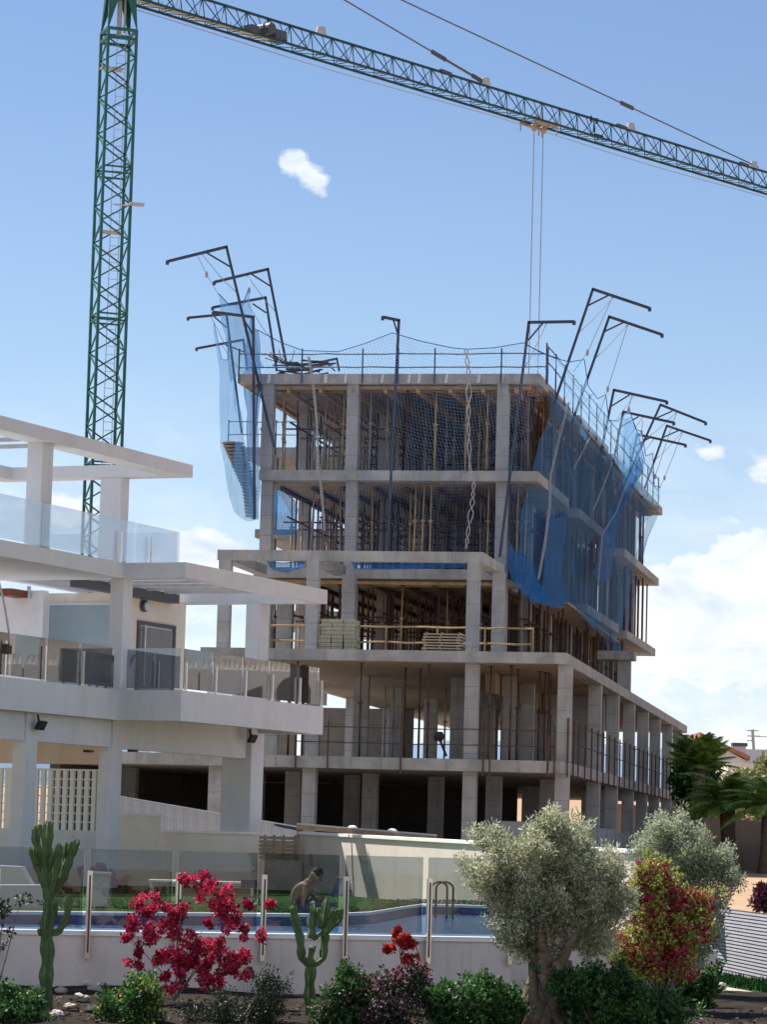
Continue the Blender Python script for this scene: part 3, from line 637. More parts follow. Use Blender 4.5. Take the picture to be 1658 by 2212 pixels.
net([[c5(700, 700, 109) if 0 else c5(740, 900, 109), c5(790, 880, 110), c5(830, 985, 112), c5(870, 1150, 114)], [c5(690, 1150, 110), c5(760, 1180, 111), c5(800, 1200, 113), c5(850, 1240, 115)], [c5(740, 1290, 112), c5(770, 1300, 113), c5(800, 1330, 114), c5(850, 1370, 117)]], 'netm', 'light blue net panel gathered behind the crossing poles', sag=.15)
net([[c5(835, 1130, 113), c5(850, 1180, 114), c5(860, 1230, 115)], [c5(730, 1320, 112), c5(770, 1330, 113), c5(815, 1290, 114)], [c5(640, 1530, 108), c5(690, 1540, 109), c5(740, 1480, 111)], [c5(590, 1640, 105), c5(640, 1730, 106), c5(690, 1680, 108)], [c5(540, 1880, 104), c5(590, 1960, 105), c5(660, 1900, 107)]],
    'netd', 'thick dark blue net rolled along the slanting right pole')
net([[c5(240, 1480, 96), c5(300, 1530, 98), c5(375, 1500, 100)], [c5(235, 1700, 96), c5(300, 1750, 98), c5(360, 1680, 100)], [c5(215, 1930, 95.5), c5(290, 1980, 97), c5(345, 1900, 99)], [(1165, 1290, 95), (1200, 1312, 96), (1232, 1300, 99)]],
    'netd', 'deep blue net curtain hanging below the first side balcony')
net([[(1098, 1165, 94.2), (1112, 1190, 94.4), (1140, 1205, 95)], [(1095, 1215, 94), (1125, 1245, 94.4), (1165, 1262, 95)], [(1112, 1262, 93.8), (1150, 1300, 94.3), (1195, 1312, 95)]],
    'netd', 'dark blue net bunched at the podium terrace corner')
z6 = lambda x, y: ((1800 + x / 1.3657) / 1.8178, (2100 + y / 1.3657) / 1.8178)
c6 = lambda x, y, Y: (*z6(x, y), Y)
net([[c5(250, 700, 97), c5(390, 830, 100), c5(500, 980, 103.5), c5(610, 1120, 107), c5(720, 1240, 110), c5(810, 1350, 114), c5(890, 1440, 118)],
     [c5(200, 1150, 96), c5(330, 1300, 99), c5(430, 1400, 102), c5(540, 1500, 105), c5(640, 1600, 108), c5(740, 1690, 112), c5(830, 1760, 116)],
     [(1120, 1150, 94.6), (1170, 1200, 97), (1212, 1240, 100), (1245, 1265, 103), (1275, 1300, 107), (1305, 1325, 111), (1340, 1345, 115)],
     [(1100, 1232, 94.2), (1155, 1296, 96), (1205, 1315, 99), (1238, 1312, 102), (1270, 1345, 106), (1300, 1372, 110), (1335, 1395, 114)]],
    'netm', 'broad sheer blue net curtain over the side facade from deck to third slab', sag=.35)
net([[c5(905, 1490, 125), c5(940, 1500, 128), c5(965, 1490, 131)], [c5(840, 1700, 122), c5(870, 1690, 126), c5(885, 1680, 130)], [c6(870, 265, 124), c6(915, 270, 127), c6(970, 255, 130)], [c6(855, 420, 122), c6(895, 430, 125), c6(940, 420, 129)], [c6(800, 560, 120), c6(850, 560, 122), c6(905, 550, 126)], [c6(800, 650, 120), c6(840, 670, 121), c6(865, 640, 123)]],
    'netm', 'pale blue net closing the far rear corner of the side facade')
net([[c6(790, 560, 118), c6(850, 590, 121), c6(900, 560, 125)], [c6(800, 640, 118), c6(840, 665, 120), c6(865, 650, 122)]], 'netd', 'dark blue tail of net gathered at the rear corner of the second slab')
net([[c5(20, 1180, 94.8), c5(140, 1240, 95.6), c5(190, 1270, 96.5)], [c5(0, 1500, 94.6), c5(60, 1500, 95), c5(110, 1480, 95.5)], [(1102, 1180, 94.4), (1112, 1200, 94.6), (1120, 1190, 95)]], 'net', 'sheer net wrapping round the front right corner')

# ------------------------------------------------------------------ hanging ropes with twisted loops
def rope(pts, label, amp=.11, turns=18, m='rope', rad=.016, name='hanging_rope'):
    P = [at(*q) for q in pts]; n = turns * 8
    def ip(s):
        k = min(int(s * (len(P) - 1)), len(P) - 2); return P[k].lerp(P[k + 1], s * (len(P) - 1) - k)
    A = []; B = []
    for i in range(n + 1):
        s = i / n; a = 2 * math.pi * turns * s; am = amp * (.25 + .9 * abs(noise.noise(V((s * 9, amp * 40, 0)))) + .3 * abs(math.sin(s * 5.0 + 1))); a += 2.2 * noise.noise(V((s * 6, 3, 0)))
        o = V((math.cos(a), .3 * math.sin(a), 0)) * am; A.append(ip(s) + o); B.append(ip(s) - o)
    mb = MB(); mb.tube(A, rad, 4).tube(B, rad, 4)
    return tag(mb.build(name, M[m], origin=P[0]), label, 'rope', 'loose ropes hanging on the nets')
rope([c4(715, 455, 93.7), c4(735, 640, 93.7), c4(732, 900, 93.5), c4(740, 1220, 93.3), c4(768, 1300, 93.2), c4(760, 1420, 93.1), c4(735, 1600, 93), c4(715, 1750, 93)], 'pale twisted rope looping down the middle of the front net', .085, 8, rad=.018)
rope([c3(1015, 830, 93.9), c3(1040, 960, 93.8), c3(1070, 1250, 93.6), c3(1080, 1550, 93.4), c3(1105, 1750, 93.3), c3(1120, 1960, 93.2)], 'pale rope hanging on the front net left of the middle pole', .04, 26)
rope([c5(385, 785, 97.5), c5(330, 980, 97), c5(268, 1250, 96), c5(262, 1450, 95.8), c5(230, 1700, 95.5), c5(190, 1920, 95)], 'pale rope slanting down from the tallest right pole', .05, 26, rad=.02)
rope([c5(525, 1000, 104), c5(470, 1110, 102), c5(415, 1210, 101)], 'short pale rope slanting below the second right pole', .02, 12)
rope([c5(665, 1170, 108), c5(600, 1340, 105), c5(540, 1480, 103)], 'pale rope slanting below the third right pole', .02, 14)
rope([c5(760, 1290, 112), c5(690, 1490, 108), c5(600, 1630, 104), c5(575, 1940, 103)], 'pale rope beside the rolled blue net', .03, 20)
for pts, lb in (([c5(665, 110, 98), c5(505, 465, 99.5), c5(415, 590, 99)], 'the tallest right pole'), ([c5(765, 285, 101.8), c5(635, 700, 103.5), c5(560, 930, 103)], 'the second right pole'),
                ([c5(790, 740, 108.5), c5(770, 830, 109)], 'the third right pole'), ([c5(862, 900, 113), c5(852, 980, 113)], 'the fourth right pole'),
                ([c5(1078, 850, 119), c5(940, 1260, 121)], 'the slanting right pole'), ([c5(1115, 980, 125), c5(1000, 1270, 127), c5(965, 1340, 127)], 'the farthest right pole'),
                ([c3(295, 180, 98), c3(350, 295, 99), c3(430, 430, 101)], 'the highest left pole'), ([c3(630, 300, 104), c3(628, 400, 100)], 'the second left pole')):
    P = [at(*q) for q in pts]; mb = MB().tube(P, .012, 4)
    if len(P) > 2 or 1: mb.lathe(P[min(1, len(P) - 1)], [(.03, -.1), (.06, 0), (.03, .1)], 6)
    tag(mb.build('net_line', M['rope'], origin=P[0]), 'thin line from the arm of %s to the net' % lb, 'line', 'lines from the poles to the nets')
# ------------------------------------------------------------------ loose things on the slabs
t = thing('board_pile', Bm(-7.2, 2.5, ZS[5]), 'untidy dark pile of boards and bars on the deck at left', 'pile')
mb = MB(); c = at(*z3(1010, 905), 97.4); c.z = ZS[5] + .03
for i in range(26):
    p = c + V((random.uniform(-.75, .65), random.uniform(-.3, .4), .03 + i * .022)); d = Ub * random.uniform(.25, .55) + Vb * random.uniform(-.3, .3) + Z * random.uniform(-.07, .09)
    mb.bar(p - d, p + d, .12, .03)
mb.build('board', M['prop_r'], t)
mb = MB()
for i in range(16):
    p = c + V((-.75 + random.uniform(-.3, .3), 0, .45)); mb.tube([p, p + V((random.uniform(-.5, .1), random.uniform(-.2, .2), random.uniform(.1, .45)))], .012, 4)
mb.build('bar', M['prop_r'], t)
def z2(x, y): return (800 + x / 1.3817) / 1.8178, (2100 + y / 1.3817) / 1.8178
p0 = at(*z2(1187, 618), 88.6); p0.z = ZS[2] + .004
t = thing('formwork_stack', p0, 'stack of pale formwork panels at the edge of the second slab', 'panel stack')
mb = MB(); mb2 = MB()
for i in range(7):
    o = p0 + Uf * random.uniform(-.05, .06) + Z * (.02 + i * .08); mb.box(o, Uf * 1.12, Vs * .9, Z * .04)
    for q in (.06, .5, 1.0): mb2.box(o + Uf * q + Z * .041 - Vs * .01, Uf * .05, Vs * .85, Z * .037)
fixn(mb.build('panel', M['wood'], t)); fixn(mb2.build('batten', M['bark2'], t))
p0 = at(*z2(628, 607), 90.8); p0.z = ZS[2] + .004
t = thing('block_pack', p0, 'pale yellowish pack of insulation blocks behind the left terrace column', 'block pack')
mb = MB()
for i in range(9):
    for j in range(3):
        mb.box(p0 + Uf * (.02 + j * .345 + random.uniform(-.015, .02)) + Z * (i * .115), Uf * .325, Vs * (.9 + random.uniform(-.05, .05)), Z * .105)
fixn(mb.build('block', M['insul'], t))
# debris chute ribs under the rear wing
t = thing('rubble_chute', at(*z3(585, 1400), 111), 'ribbed grey chute curving down beneath the slab of the rear left wing', 'chute')
mb = MB(); n = 22
for i in range(n):
    s = i / (n - 1); px = 505 + 105 * s; c = at(*z3(520 + 90 * min(1, s * 1.6) + 30 * s, 1400 + 470 * s), 111)
    r = .42 - .2 * s; mb.lathe(c, [(r, .05), (r * .8, -.03)], 12)
mb.build('chute_ring', M['shutter'], t, True)
tag(MB().bar(at(*z2(1275, 1092), 87.6), at(*z2(1318, 1200), 87.3), .05).lathe(at(*z2(1278, 1096), 87.6), [(.10, -.12), (.16, 0), (.1, .14)], 8).build('leaning_prop', M['black'], origin=at(*z2(1318, 1200), 87.3)), 'dark knobbed prop leaning inside the podium storey', 'leaning prop')  # dark inclined prop with a knobbed head, not a lamp

# ================================================================== TOWER CRANE
def z1p(x, y): return x / 1.1002 / 1.8178, y / 1.1002 / 1.8178
def z8(x, y): return (350 + x / 3.684) / 1.8178, (y / 3.684) / 1.8178
YC = 110.0
cb = at(222, 1200, YC); ct = at(255.5, 75, YC)
# mast axis through its centre; the real mast is plumb, so take the mean x
mastc = (at(*z8(418, 700), YC) + at(218, 1150, YC)) / 2
crane = thing('tower_crane', (mastc.x, YC, GZ), 'green lattice tower crane with a long level jib reaching over the building', 'tower crane')
s_ = 427 / 3.684 / 1.8178 / FPX * YC; ph = R(19.4)
ex = V((math.cos(ph), -math.sin(ph) * -1, 0)); ey = V((math.sin(ph), -math.cos(ph), 0))
ex = V((math.cos(ph), math.sin(ph), 0)); ey = V((math.sin(ph), -math.cos(ph), 0))
topz = at(*z8(418, 470), YC).z; CXc = V((mastc.x, YC, 0))
cor = [CXc + (ex * i + ey * j) * s_ / 2 for i, j in ((-1, -1), (1, -1), (1, 1), (-1, 1))]
for c in cor: MB().bar(c + Z * GZ, c + Z * (topz + .02), .095, .095, up=ex).build('mast_leg', M['green'], crane)
ptch = .66; nb = int((topz - GZ) / ptch)
for f in range(4):
    mb = MB(); a = cor[f]; b = cor[(f + 1) % 4]
    for i in range(nb):
        za = topz - .35 - i * ptch; p = a if (i + f) % 2 else b; q = b if (i + f) % 2 else a
        mb.bar(p + Z * za, q + Z * (za - ptch), .05)
        if i % 8 == 7: mb.bar(a + Z * za, b + Z * za, .06); mb.bar(a + Z * (za - .22), b + Z * (za - .22), .06)
    mb.bar(a + Z * topz, b + Z * topz, .10); mb.bar(a + Z * (topz - .32), b + Z * (topz - .32), .10)
    mb.build('mast_bracing', M['green'], crane)
lad = MB(); lc = CXc + ey * .12 + ex * .08
for k in (-.16, .16): lad.bar(lc + ex * k + Z * GZ, lc + ex * k + Z * topz, .025)
for i in range(int((topz - GZ) / .3)): lad.bar(lc - ex * .16 + Z * (GZ + i * .3), lc + ex * .16 + Z * (GZ + i * .3), .018)
lad.build('ladder', M['grey'], crane)
for (x, y) in (z8(330, 1000), z1p(470, 1005)):
    p = at(x, y, YC + .1); MB().box(p - ex * .4 - ey * .3, ex * .8, ey * .5, Z * .04).bar(p - ex * .35, p - ex * .35 + Z * .5, .03).build('rest_platform', M['grey'], crane)
p = at(*z1p(600, 893), YC - .5); MB().box(p - ex * .38, ex * .52, ey * .22, Z * .10).bar(p - ex * .4, p - ex * .9, .05).build('floodlight', M['grey'], crane)
# slewing section: flared plates and ring
sp = MB(); r0z, r1z = topz + .0, topz + 1.45
for f in range(4):
    a = cor[f]; b = cor[(f + 1) % 4]; c0 = CXc
    for p, q in ((a, b), (b, a)):
        w0 = p + Z * r0z; t0 = p.lerp(c0, .16) + Z * r1z; t1 = p.lerp(q, .42).lerp(c0, .16) + Z * r1z
        nrm = ((a + b) / 2 - c0).normalized() * .03
        sp.add([w0, t1, t0, w0 + nrm, t1 + nrm, t0 + nrm], [(0, 1, 2), (3, 5, 4), (0, 3, 4, 1), (1, 4, 5, 2), (2, 5, 3, 0)])
fixn(sp.build('slewing_plate', M['green'], crane))
MB().lathe(CXc + Z * (r1z), [(.50, -.02), (.56, .0), (.56, .12), (.46, .13), (.46, .26), (.62, .27), (.62, .42)], 20).build('slewing_ring', M['dark'], crane, False)
MB().tube([CXc + Z * (r0z - .2), CXc + Z * (r1z)], .09, 8).bar(CXc + ex * .2 + Z * (r0z), CXc + ex * .2 + Z * r1z, .07).build('cable_duct', M['grey'], crane)
# jib
# jib: chords start at the mast, level, heading JA right of straight ahead
jp = at(829, 115, 1.0)
J0 = at(430, -6, YC)                      # top chord near the mast
vd = ray(829, 115); vd2 = ray(1199, 235.5); J0 = CXc.copy()
# level line through the two viewing rays, at the mast's own height found by least error
best = None
for i in range(400):
    a = R(25 + i * .08); dd = V((math.sin(a), math.cos(a), 0)); 
    for zt in (None,):
        A_ = hit(829, 115, CXc, dd); B_ = hit(1658, 370.5, CXc, dd); C_ = hit(1199, 235.5, CXc, dd)
        e = abs(A_.z - B_.z) + abs(C_.z - (A_.z + B_.z) / 2) * .5
        if best is None or e < best[0]: best = (e, a, (A_.z + B_.z + C_.z) / 3)
JA = best[1]; ZJ = best[2]; JD = V((math.sin(JA), math.cos(JA), 0)); JN = V((JD.y, -JD.x, 0))
print('jib', math.degrees(JA), ZJ, best[0])
JH, JW, JL, JS = .86, .78, 62.0, .55
def jt(s, k, z): return CXc + JD * s + JN * (k * JW / 2) + Z * (ZJ + z)
MB().bar(jt(.3, 0, 0), jt(JL, 0, 0), .085).build('top_chord', M['greend'], crane)
for k in (-1, 1): MB().bar(jt(.3, k, -JH), jt(JL, k, -JH), .08).build('bottom_chord', M['greend'], crane)
pj = 1.18; n = int((JL - .6) / pj)
for k in (-1, 1):
    mb = MB()
    for i in range(n):
        s0 = .6 + i * pj; mb.bar(jt(s0, 0, 0), jt(s0 + pj / 2, k, -JH), .034); mb.bar(jt(s0 + pj / 2, k, -JH), jt(s0 + pj, 0, 0), .034)
        mb.bar(jt(s0 + pj / 2, k, -JH), jt(s0 + pj / 2, 0, 0), .024) if k > 0 else None
    mb.build('jib_lattice', M['greend'], crane)
mb = MB()
for i in range(n):
    s0 = .6 + i * pj; mb.bar(jt(s0 + pj / 2, -1, -JH), jt(s0 + pj / 2, 1, -JH), .03); mb.bar(jt(s0 + pj / 2, -1, -JH), jt(s0 + 1.5 * pj, 1, -JH), .025)
mb.build('jib_bottom_bracing', M['greend'], crane)
mb = MB(); mb.box(jt(.4, -.5, -JH + .06), JD * 7.6, JN * (JW * .45), Z * .03)
for i in range(9): mb.bar(jt(.5 + i * .9, -.6, -JH), jt(.5 + i * .9, -.6, -JH + .4), .03)
fixn(mb.build('walkway', M['grey'], crane))
def s_at(px, py): p = hit(px, py, CXc, JD); return (p - CXc).dot(JD)
mb = MB(); s0 = s_at(566, 70); mb.lathe(jt(s0, .2, -JH + .35), [(.22, -.45), (.22, .45)], 12, JN).box(jt(s0 + .4, -.4, -JH + .05), JD * .6, JN * .5, Z * .4).box(jt(s0 - .9, -.4, -JH + .1), JD * .4, JN * .5, Z * .25)
fixn(mb.build('trolley_winch', M['dark'], crane))
for px in (694, 1050, 1364, 1630):
    s0 = s_at(px, 72 + (px - 694) * .31); MB().hexa([jt(s0 - .28, -.12, .03), jt(s0 + .28, -.12, .03), jt(s0 + .28, .12, .03), jt(s0 - .28, .12, .03), jt(s0 - .2, -.12, .3), jt(s0 + .18, -.12, .36), jt(s0 + .18, .12, .36), jt(s0 - .2, .12, .3)]).build('anchor_bracket', M['grey'], crane)
for px, py in ((964, 155), (1610, 355), (1345, 273)):
    s0 = s_at(px, py); MB().bar(jt(s0 - .35, 0, .06), jt(s0 + .3, 0, .03), .14, .12).build('joint_sleeve', M['dark'], crane)
mb = MB(); s0 = s_at(1277, 300)
for dx, dz in ((-.25, -.1), (.15, -.12), (-.02, -.5)): mb.lathe(jt(s0 + dx, .5, dz), [(.04, -.13), (.07, 0), (.04, .13)], 6)
mb.box(jt(s0 - .15, .3, -JH + .02), JD * .5, JN * .3, Z * .1); fixn(mb.build('cable_guide', M['black'], crane))
# tower head above the frame, tie bars
AP = V((CXc.x, CXc.y, ZJ + 6.1)); apr = hit(262, -283, CXc, JD)
AP = V((CXc.x, CXc.y, apr.z))
mb = MB()
for c in cor: mb.bar(c.lerp(CXc, .2) + Z * (r1z + .4), AP, .09)
for i in range(1, 6):
    f = i / 6
    for k in range(4):
        a = (cor[k].lerp(CXc, .2) + Z * (r1z + .4)).lerp(AP, f); b = (cor[(k + 1) % 4].lerp(CXc, .2) + Z * (r1z + .4)).lerp(AP, f); mb.bar(a, b, .04)
mb.build('tower_head', M['green'], crane)
def tie(px, py, knots):
    s0 = s_at(px, py); e = jt(s0, 0, .12); MB().bar(AP, e, .045).build('tie_bar', M['cable'], crane)
    for f in knots:
        c = AP.lerp(e, f); d = (e - AP).normalized(); MB().bar(c - d * .45, c + d * .45, .06, .17).build('tie_plate', M['dark'], crane)
    return e
e1 = tie(1046, 180, (.86, .985)); e2 = tie(1640, 362, (.752,))
MB().bar(AP.lerp(e1, .86), e1, .09, .06).build('tie_plate', M['dark'], crane)
# counter jib
MB().bar(CXc - JD * 9 + Z * (ZJ - JH), CXc + Z * (ZJ - JH), .3, .3).build('counter_jib', M['green'], crane)
MB().box(CXc - JD * 9 - JN * .6 + Z * (ZJ - JH - 1.6), JD * 1.6, JN * 1.2, Z * 1.9).build('counterweight', M['slab'], crane)
MB().bar(AP, CXc - JD * 8.6 + Z * (ZJ - JH), .05).build('tie_bar', M['cable'], crane)
# trolley and hoist ropes
s1 = s_at(1165, 268); tr = MB()
for k in (-1, 1):
    for d in (-.62, .62):
        tr.bar(jt(s1 + d, k, -JH - .10), jt(s1 + d, k, -JH + .15), .05); tr.lathe(jt(s1 + d, k * .9, -JH + .07), [(.09, -.04), (.09, .04)], 8, JN); tr.bar(jt(s1 + d * 1.15, k, -JH - .02), jt(s1 + d * 1.15, k, -JH - .45), .05)
    tr.bar(jt(s1 - .75, k, -JH - .12), jt(s1 + .75, k, -JH - .12), .07, .1)
for d in (-.3, .3): tr.bar(jt(s1 + d, -1, -JH - .14), jt(s1 + d, 1, -JH - .14), .07); tr.lathe(jt(s1 + d, 0, -JH - .25), [(.17, -.05), (.17, .05)], 10, JN)
tr.bar(jt(s1, 0, -JH - .14), jt(s1, 0, -JH - .55), .06); tr.bar(jt(s1 + .1, .2, -JH - .1), jt(s1 + .1, .2, -JH + .75), .04)
fixn(tr.build('trolley', M['wood'], crane))
hk = ZS[5] + .6
for d in (-.30, .30): MB().tube([jt(s1 + d, 0, -JH - .3), V((*jt(s1 + d, 0, 0).xy, hk + .6))], .022, 5).build('hoist_rope', M['rope'], crane)
MB().box(V((*jt(s1 - .32, -.2, 0).xy, hk)), JD * .64, JN * .16, Z * .6).build('hook_block', M['green'], crane)
pts = [jt(.4 + i * (JL - .6) / 30, .9, -JH - .42 - .10 * math.sin(i / 30 * math.pi * 3) ** 2) for i in range(31)]
MB().tube(pts, .018, 4).build('trailing_cable', M['rope'], crane)

# ================================================================== WHITE VILLA
Av = ray(3855, 1896); Av = V((Av.x, Av.y, 0)).normalized(); Bv = V((Av.y, -Av.x, 0))
def flat(p): return V((p.x, p.y, 0))
K2 = flat(at(392, 1491, 75)); zbt = at(392, 1491, 75).z; zbb = at(390, 1557, 75).z; zst = at(404, 1214.3, 75).z; zsb = at(404, 1247.5, 75).z
K1 = flat(hit(258, 1488, K2, Bv)); K3 = flat(hit(699, 1533, K2, Av)); K0 = K1 - Av * 13
lb = (K2 - K1).length; la = (K3 - K2).length
print('villa', zbt, zbb, zst, zsb, lb, la, Av)
VG = -1.42
def Q(a, b, z=0.0): return K2 + Av * a + Bv * b + Z * z          # a along the facade, b outwards, from the step corner
villa = thing('white_villa', Q(-3, -3, VG), 'white rendered villa with stepped balconies, square columns and open roof frames at the left', 'house')
def vbox(m, a0, a1, b0, b1, z0, z1_):
    return m.hexa([Q(a0, b0, z0), Q(a1, b0, z0), Q(a1, b1, z0), Q(a0, b1, z0), Q(a0, b0, z1_), Q(a1, b0, z1_), Q(a1, b1, z1_), Q(a0, b1, z1_)])
def vpart(name, mt, *boxes, par=None):
    m = MB(); [vbox(m, *b) for b in boxes]; return fixn(m.build(name, M[mt], par or villa))
BL = -13.0
# balcony: floor, deep rim with its stepped front
vpart('balcony_floor', 'plaster', (BL, .22, -7.5, -lb - .22, zbt - .34, zbt - .03), (.2201, la - .22, -7.5, -.22, zbt - .341, zbt - .031))
vpart('balcony_rim', 'plaster', (BL, -.0, -lb - .22, -lb, zbb, zbt), (-.0001, .22, -lb - .218, -.2201, zbb, zbt), (0, la, -.22, 0, zbb + .001, zbt + .001), (la - .22, la - .001, -7.5, -.2201, zbb, zbt))
m = MB(); 
# main roof slab and its stepped edge
vpart('roof_slab', 'plaster', (BL, -.0, -7.5, -lb, zsb, zst), (0, .35, -7.5, -.001, zsb, zst))
vpart('pergola_beam', 'plaster', (.3501, la + .05, -.34, -.001, zsb, zst), (la - .32, la + .049, -5.2, -.3401, zsb, zst), (.3501, la - .3201, -5.2, -4.9, zsb, zst))
m = MB()
for i in range(6): vbox(m, .9 + i * 1.0, .98 + i * 1.0, -4.8, -.4, zsb + .12, zsb + .2)
fixn(m.build('pergola_slats', M['grey'], villa))
# upper open roof frame
fc = hit(417, 1005, K1, Av); F0 = (flat(fc) - K2).dot(Av); zft = fc.z; zfb = hit(417, 1032, K1, Av).z; FB = -lb
vpart('roof_frame_beam', 'plaster', (BL, F0, FB - .62, FB, zfb, zft), (F0 - .5, F0 - .001, FB - 5.5, FB - .6201, zfb, zft), (BL, F0 - .5001, FB - 5.5, FB - 5.0, zfb + .001, zft))
m = MB()
for i in range(10): vbox(m, BL + .5 + i * 1.15, BL + .56 + i * 1.15, FB - 4.99, FB - .6201, zfb + .1, zfb + .2)
fixn(m.build('pergola_slats', M['grey'], villa))
def va(px, py, b): p = flat(hit(px, py, K2 + Bv * b, Av)); return (p - K2).dot(Av)
def vb(px, py, a): p = flat(hit(px, py, K2 + Av * a, Bv)); return (p - K2).dot(Bv)
def colv(name, a0, wa, b1, wb, z0, z1_, mt='plaster'): return vpart(name, mt, (a0, a0 + wa, b1 - wb, b1, z0, z1_))
a = va(88, 1068, FB - .2); colv('column', a, .5, FB - .2, .40, zst, zfb - .001)
b = vb(261, 1070, F0 - .46); colv('column', F0 - .46, .42, b, .60, zst, zfb - .002)
colv('column', va(-75, 1068, FB - .2), .5, FB - .2, .4, zst, zfb - .001)
# tall corner column through both storeys, balcony column, ground columns
colv('column', .0 + .06, .46, -lb - .02, .36, zbt - .0, zsb - .001) 
a = va(252, 1723, -lb - .08); colv('column', a, .50, -lb - .25, .36, VG, zbt - .35)
BC = -lb - .10
a0_ = va(557, 1413, BC); colv('column', a0_, .62, BC, .38, zbt - .03, zsb - .001)
a = va(539, 1759, BC); colv('column', a, .74, BC, .84, VG, zbt - .35)
a = va(51, 1723, -lb - .25); colv('column', a, .52, -lb - .25, .34, VG, zbt - .35)
colv('column', va(-110, 1723, -lb - .25), .52, -lb - .25, .34, VG, zbt - .35)
# downstand beams under the balcony
z_b1 = hit(222.7, 1613, K2 + Bv * (-lb - .3), Av).z; z_b2 = hit(514, 1637, K2 + Bv * (BC - .15), Av).z
vpart('beam', 'plaster', (BL, va(252, 1723, -lb - .08) - .001, -lb - .52, -lb - .3, z_b1, zbt - .342)); vpart('beam', 'plaster', (va(252, 1723, -lb - .08) + .501, va(539, 1759, BC) - .001, BC - .4, BC - .15, z_b2, zbt - .343))
# first floor walls
PB3 = vb(399, 1400, 0) if 0 else -4.0
ar = va(399, 1400, PB3); aw = va(255, 1400, PB3)
vpart('wall', 'cream', (aw, ar, PB3 - .25, PB3, zbt - .03, zsb - .002), (aw, aw + .25, PB3 - 3.6, PB3 - .2501, zbt - .03, zsb - .002), (ar - .25, ar, PB3 - 3.5, PB3 - .2501, zbt - .03, zsb - .002))
vpart('wall', 'plaster', (aw - .9, aw - .65, -7.5, vb(90, 1390, aw - .9), zbt - .03, zsb - .003))
bwl, bwr = vb(104, 1380, aw - .03), vb(246, 1380, aw - .03)
zt_, zb_ = hit(180, 1307, K2 + Av * (aw - .03), Bv).z, zbt + .08
win = vpart('window', 'plaster', (aw - .03, aw - .001, bwl - .06, bwr, zt_, zt_ + .07), (aw - .03, aw - .001, bwl - .06, bwl, zb_, zt_), )
vpart('pane', 'frost', (aw - .02, aw - .005, bwl + .001, bwr, zb_, zt_ - .001), par=win)
# door with roller shutter
d0, d1 = va(292, 1450, PB3), va(374, 1450, PB3); zd = hit(330, 1345, K2 + Bv * PB3, Av).z
door = vpart('door', 'dark', (d0, d0 + .12, PB3, PB3 + .05, zbt, zd), (d1 - .12, d1, PB3, PB3 + .05, zbt, zd), (d0 + .1201, d1 - .1201, PB3, PB3 + .05, zd - .1, zd))
m = MB(); k = int((zd - .1 - zbt) / .055)
for i in range(k): vbox(m, d0 + .13, d1 - .13, PB3 + .002, PB3 + (.03 if i % 2 else .022), zbt + i * .055, zbt + i * .055 + .05)
fixn(m.build('roller_shutter', M['shutter'], door)); vpart('handle', 'chrome', (d0 + .30, d0 + .34, PB3 + .06, PB3 + .10, zbt + .4, zd - .1), par=door)
zc0 = hit(382, 1303, K2 + Bv * (PB3 + .3), Av).z; zc1 = hit(382, 1284, K2 + Bv * (PB3 + .3), Av).z
vpart('awning_box', 'dark', (va(150, 1290, PB3), va(386, 1345, PB3 + .3), PB3 + .001, PB3 + .3, zc0, zc1)); vpart('awning_cover', 'plaster', (va(150, 1290, PB3), va(386, 1345, PB3 + .3), PB3 + .001, PB3 + .31, zc1 + .001, zc1 + .05))
c = hit(309, 1309, K2 + Bv * (PB3 + .02), Av); lamp = MB().lathe(c, [(.155, 0), (.155, .09), (.12, .12)], 20, Bv).build('wall_lamp', M['dark'], villa); MB().lathe(c + Bv * .10, [(.13, 0), (.13, .03), (.09, .07)], 20, Bv).build('lens', M['lens'], lamp)
c = hit(64, 1280, K2 + Av * (aw - .9), Bv) - Av * .05; vp = MB().tube([c - Z * .16, c + Z * .16], .055, 10).build('wall_lamp', M['lens'], villa)
m = MB(); vbox(m, aw - 1.8, aw - .91, vb(18, 1300, aw - 1.2), vb(50, 1300, aw - 1.2), zsb - .20, zsb - .02); fixn(m.build('wooden_lintel', M['redwood'], villa))
MB().tube([at(-10, 1230, 70), at(8, 1300, 70), at(18, 1360, 70), at(22, 1395, 70)], .028, 6).build('awning_arm', M['grey'], villa)
MB().box(at(2, 1412, 70), Av * .2, Bv * .15, Z * .22).build('balcony_lantern', M['prop_r'], villa)
# ground floor: lattice block screen on a half wall
aS = va(215, 1750, -lb - 4.2) 
aS = 1.2
b0, b1_ = vb(-60, 1750, aS), vb(208, 1750, aS)
zl1 = hit(150, 1661, K2 + Av * aS, Bv).z; zl0 = hit(150, 1793, K2 + Av * aS, Bv).z
vpart('half_wall', 'plaster', (aS, aS + .2, b0, b1_ + .12, VG, zl0)); vpart('wall_end', 'cream', (aS, aS + .3, b1_ + .1201, b1_ + .22, VG, zbt - .35))
vpart('wall_head', 'brown', (aS + .0, aS + .2, b0, b1_ + .12, zl1 + .12, zbt - .35))
scr = vpart('lattice_screen', 'white', (aS, aS + .1, b0, b1_, zl1 - .04, zl1), (aS, aS + .1, b1_ - .001, b1_ + .05, zl0 + .001, zl1))
m = MB(); nb_ = int((b1_ - b0) / .205); hh = (zl1 - .04 - zl0) / 7
for j in range(nb_):
    bb = b1_ - .05 - j * .205
    if 9.5 < j < 11.5: vbox(m, aS + .005, aS + .09, bb - .2, bb - .0, zl0, zl1 - .041); continue
    for i in range(7):
        z0 = zl0 + i * hh; vbox(m, aS + .01, aS + .085, bb - .115, bb, z0, z0 + hh - .0); 
for i in range(1, 7): vbox(m, aS + .02, aS + .075, b0, b1_ - .05, zl0 + i * hh - .02, zl0 + i * hh + .01)
fixn(m.build('screen_block', M['white'], scr))
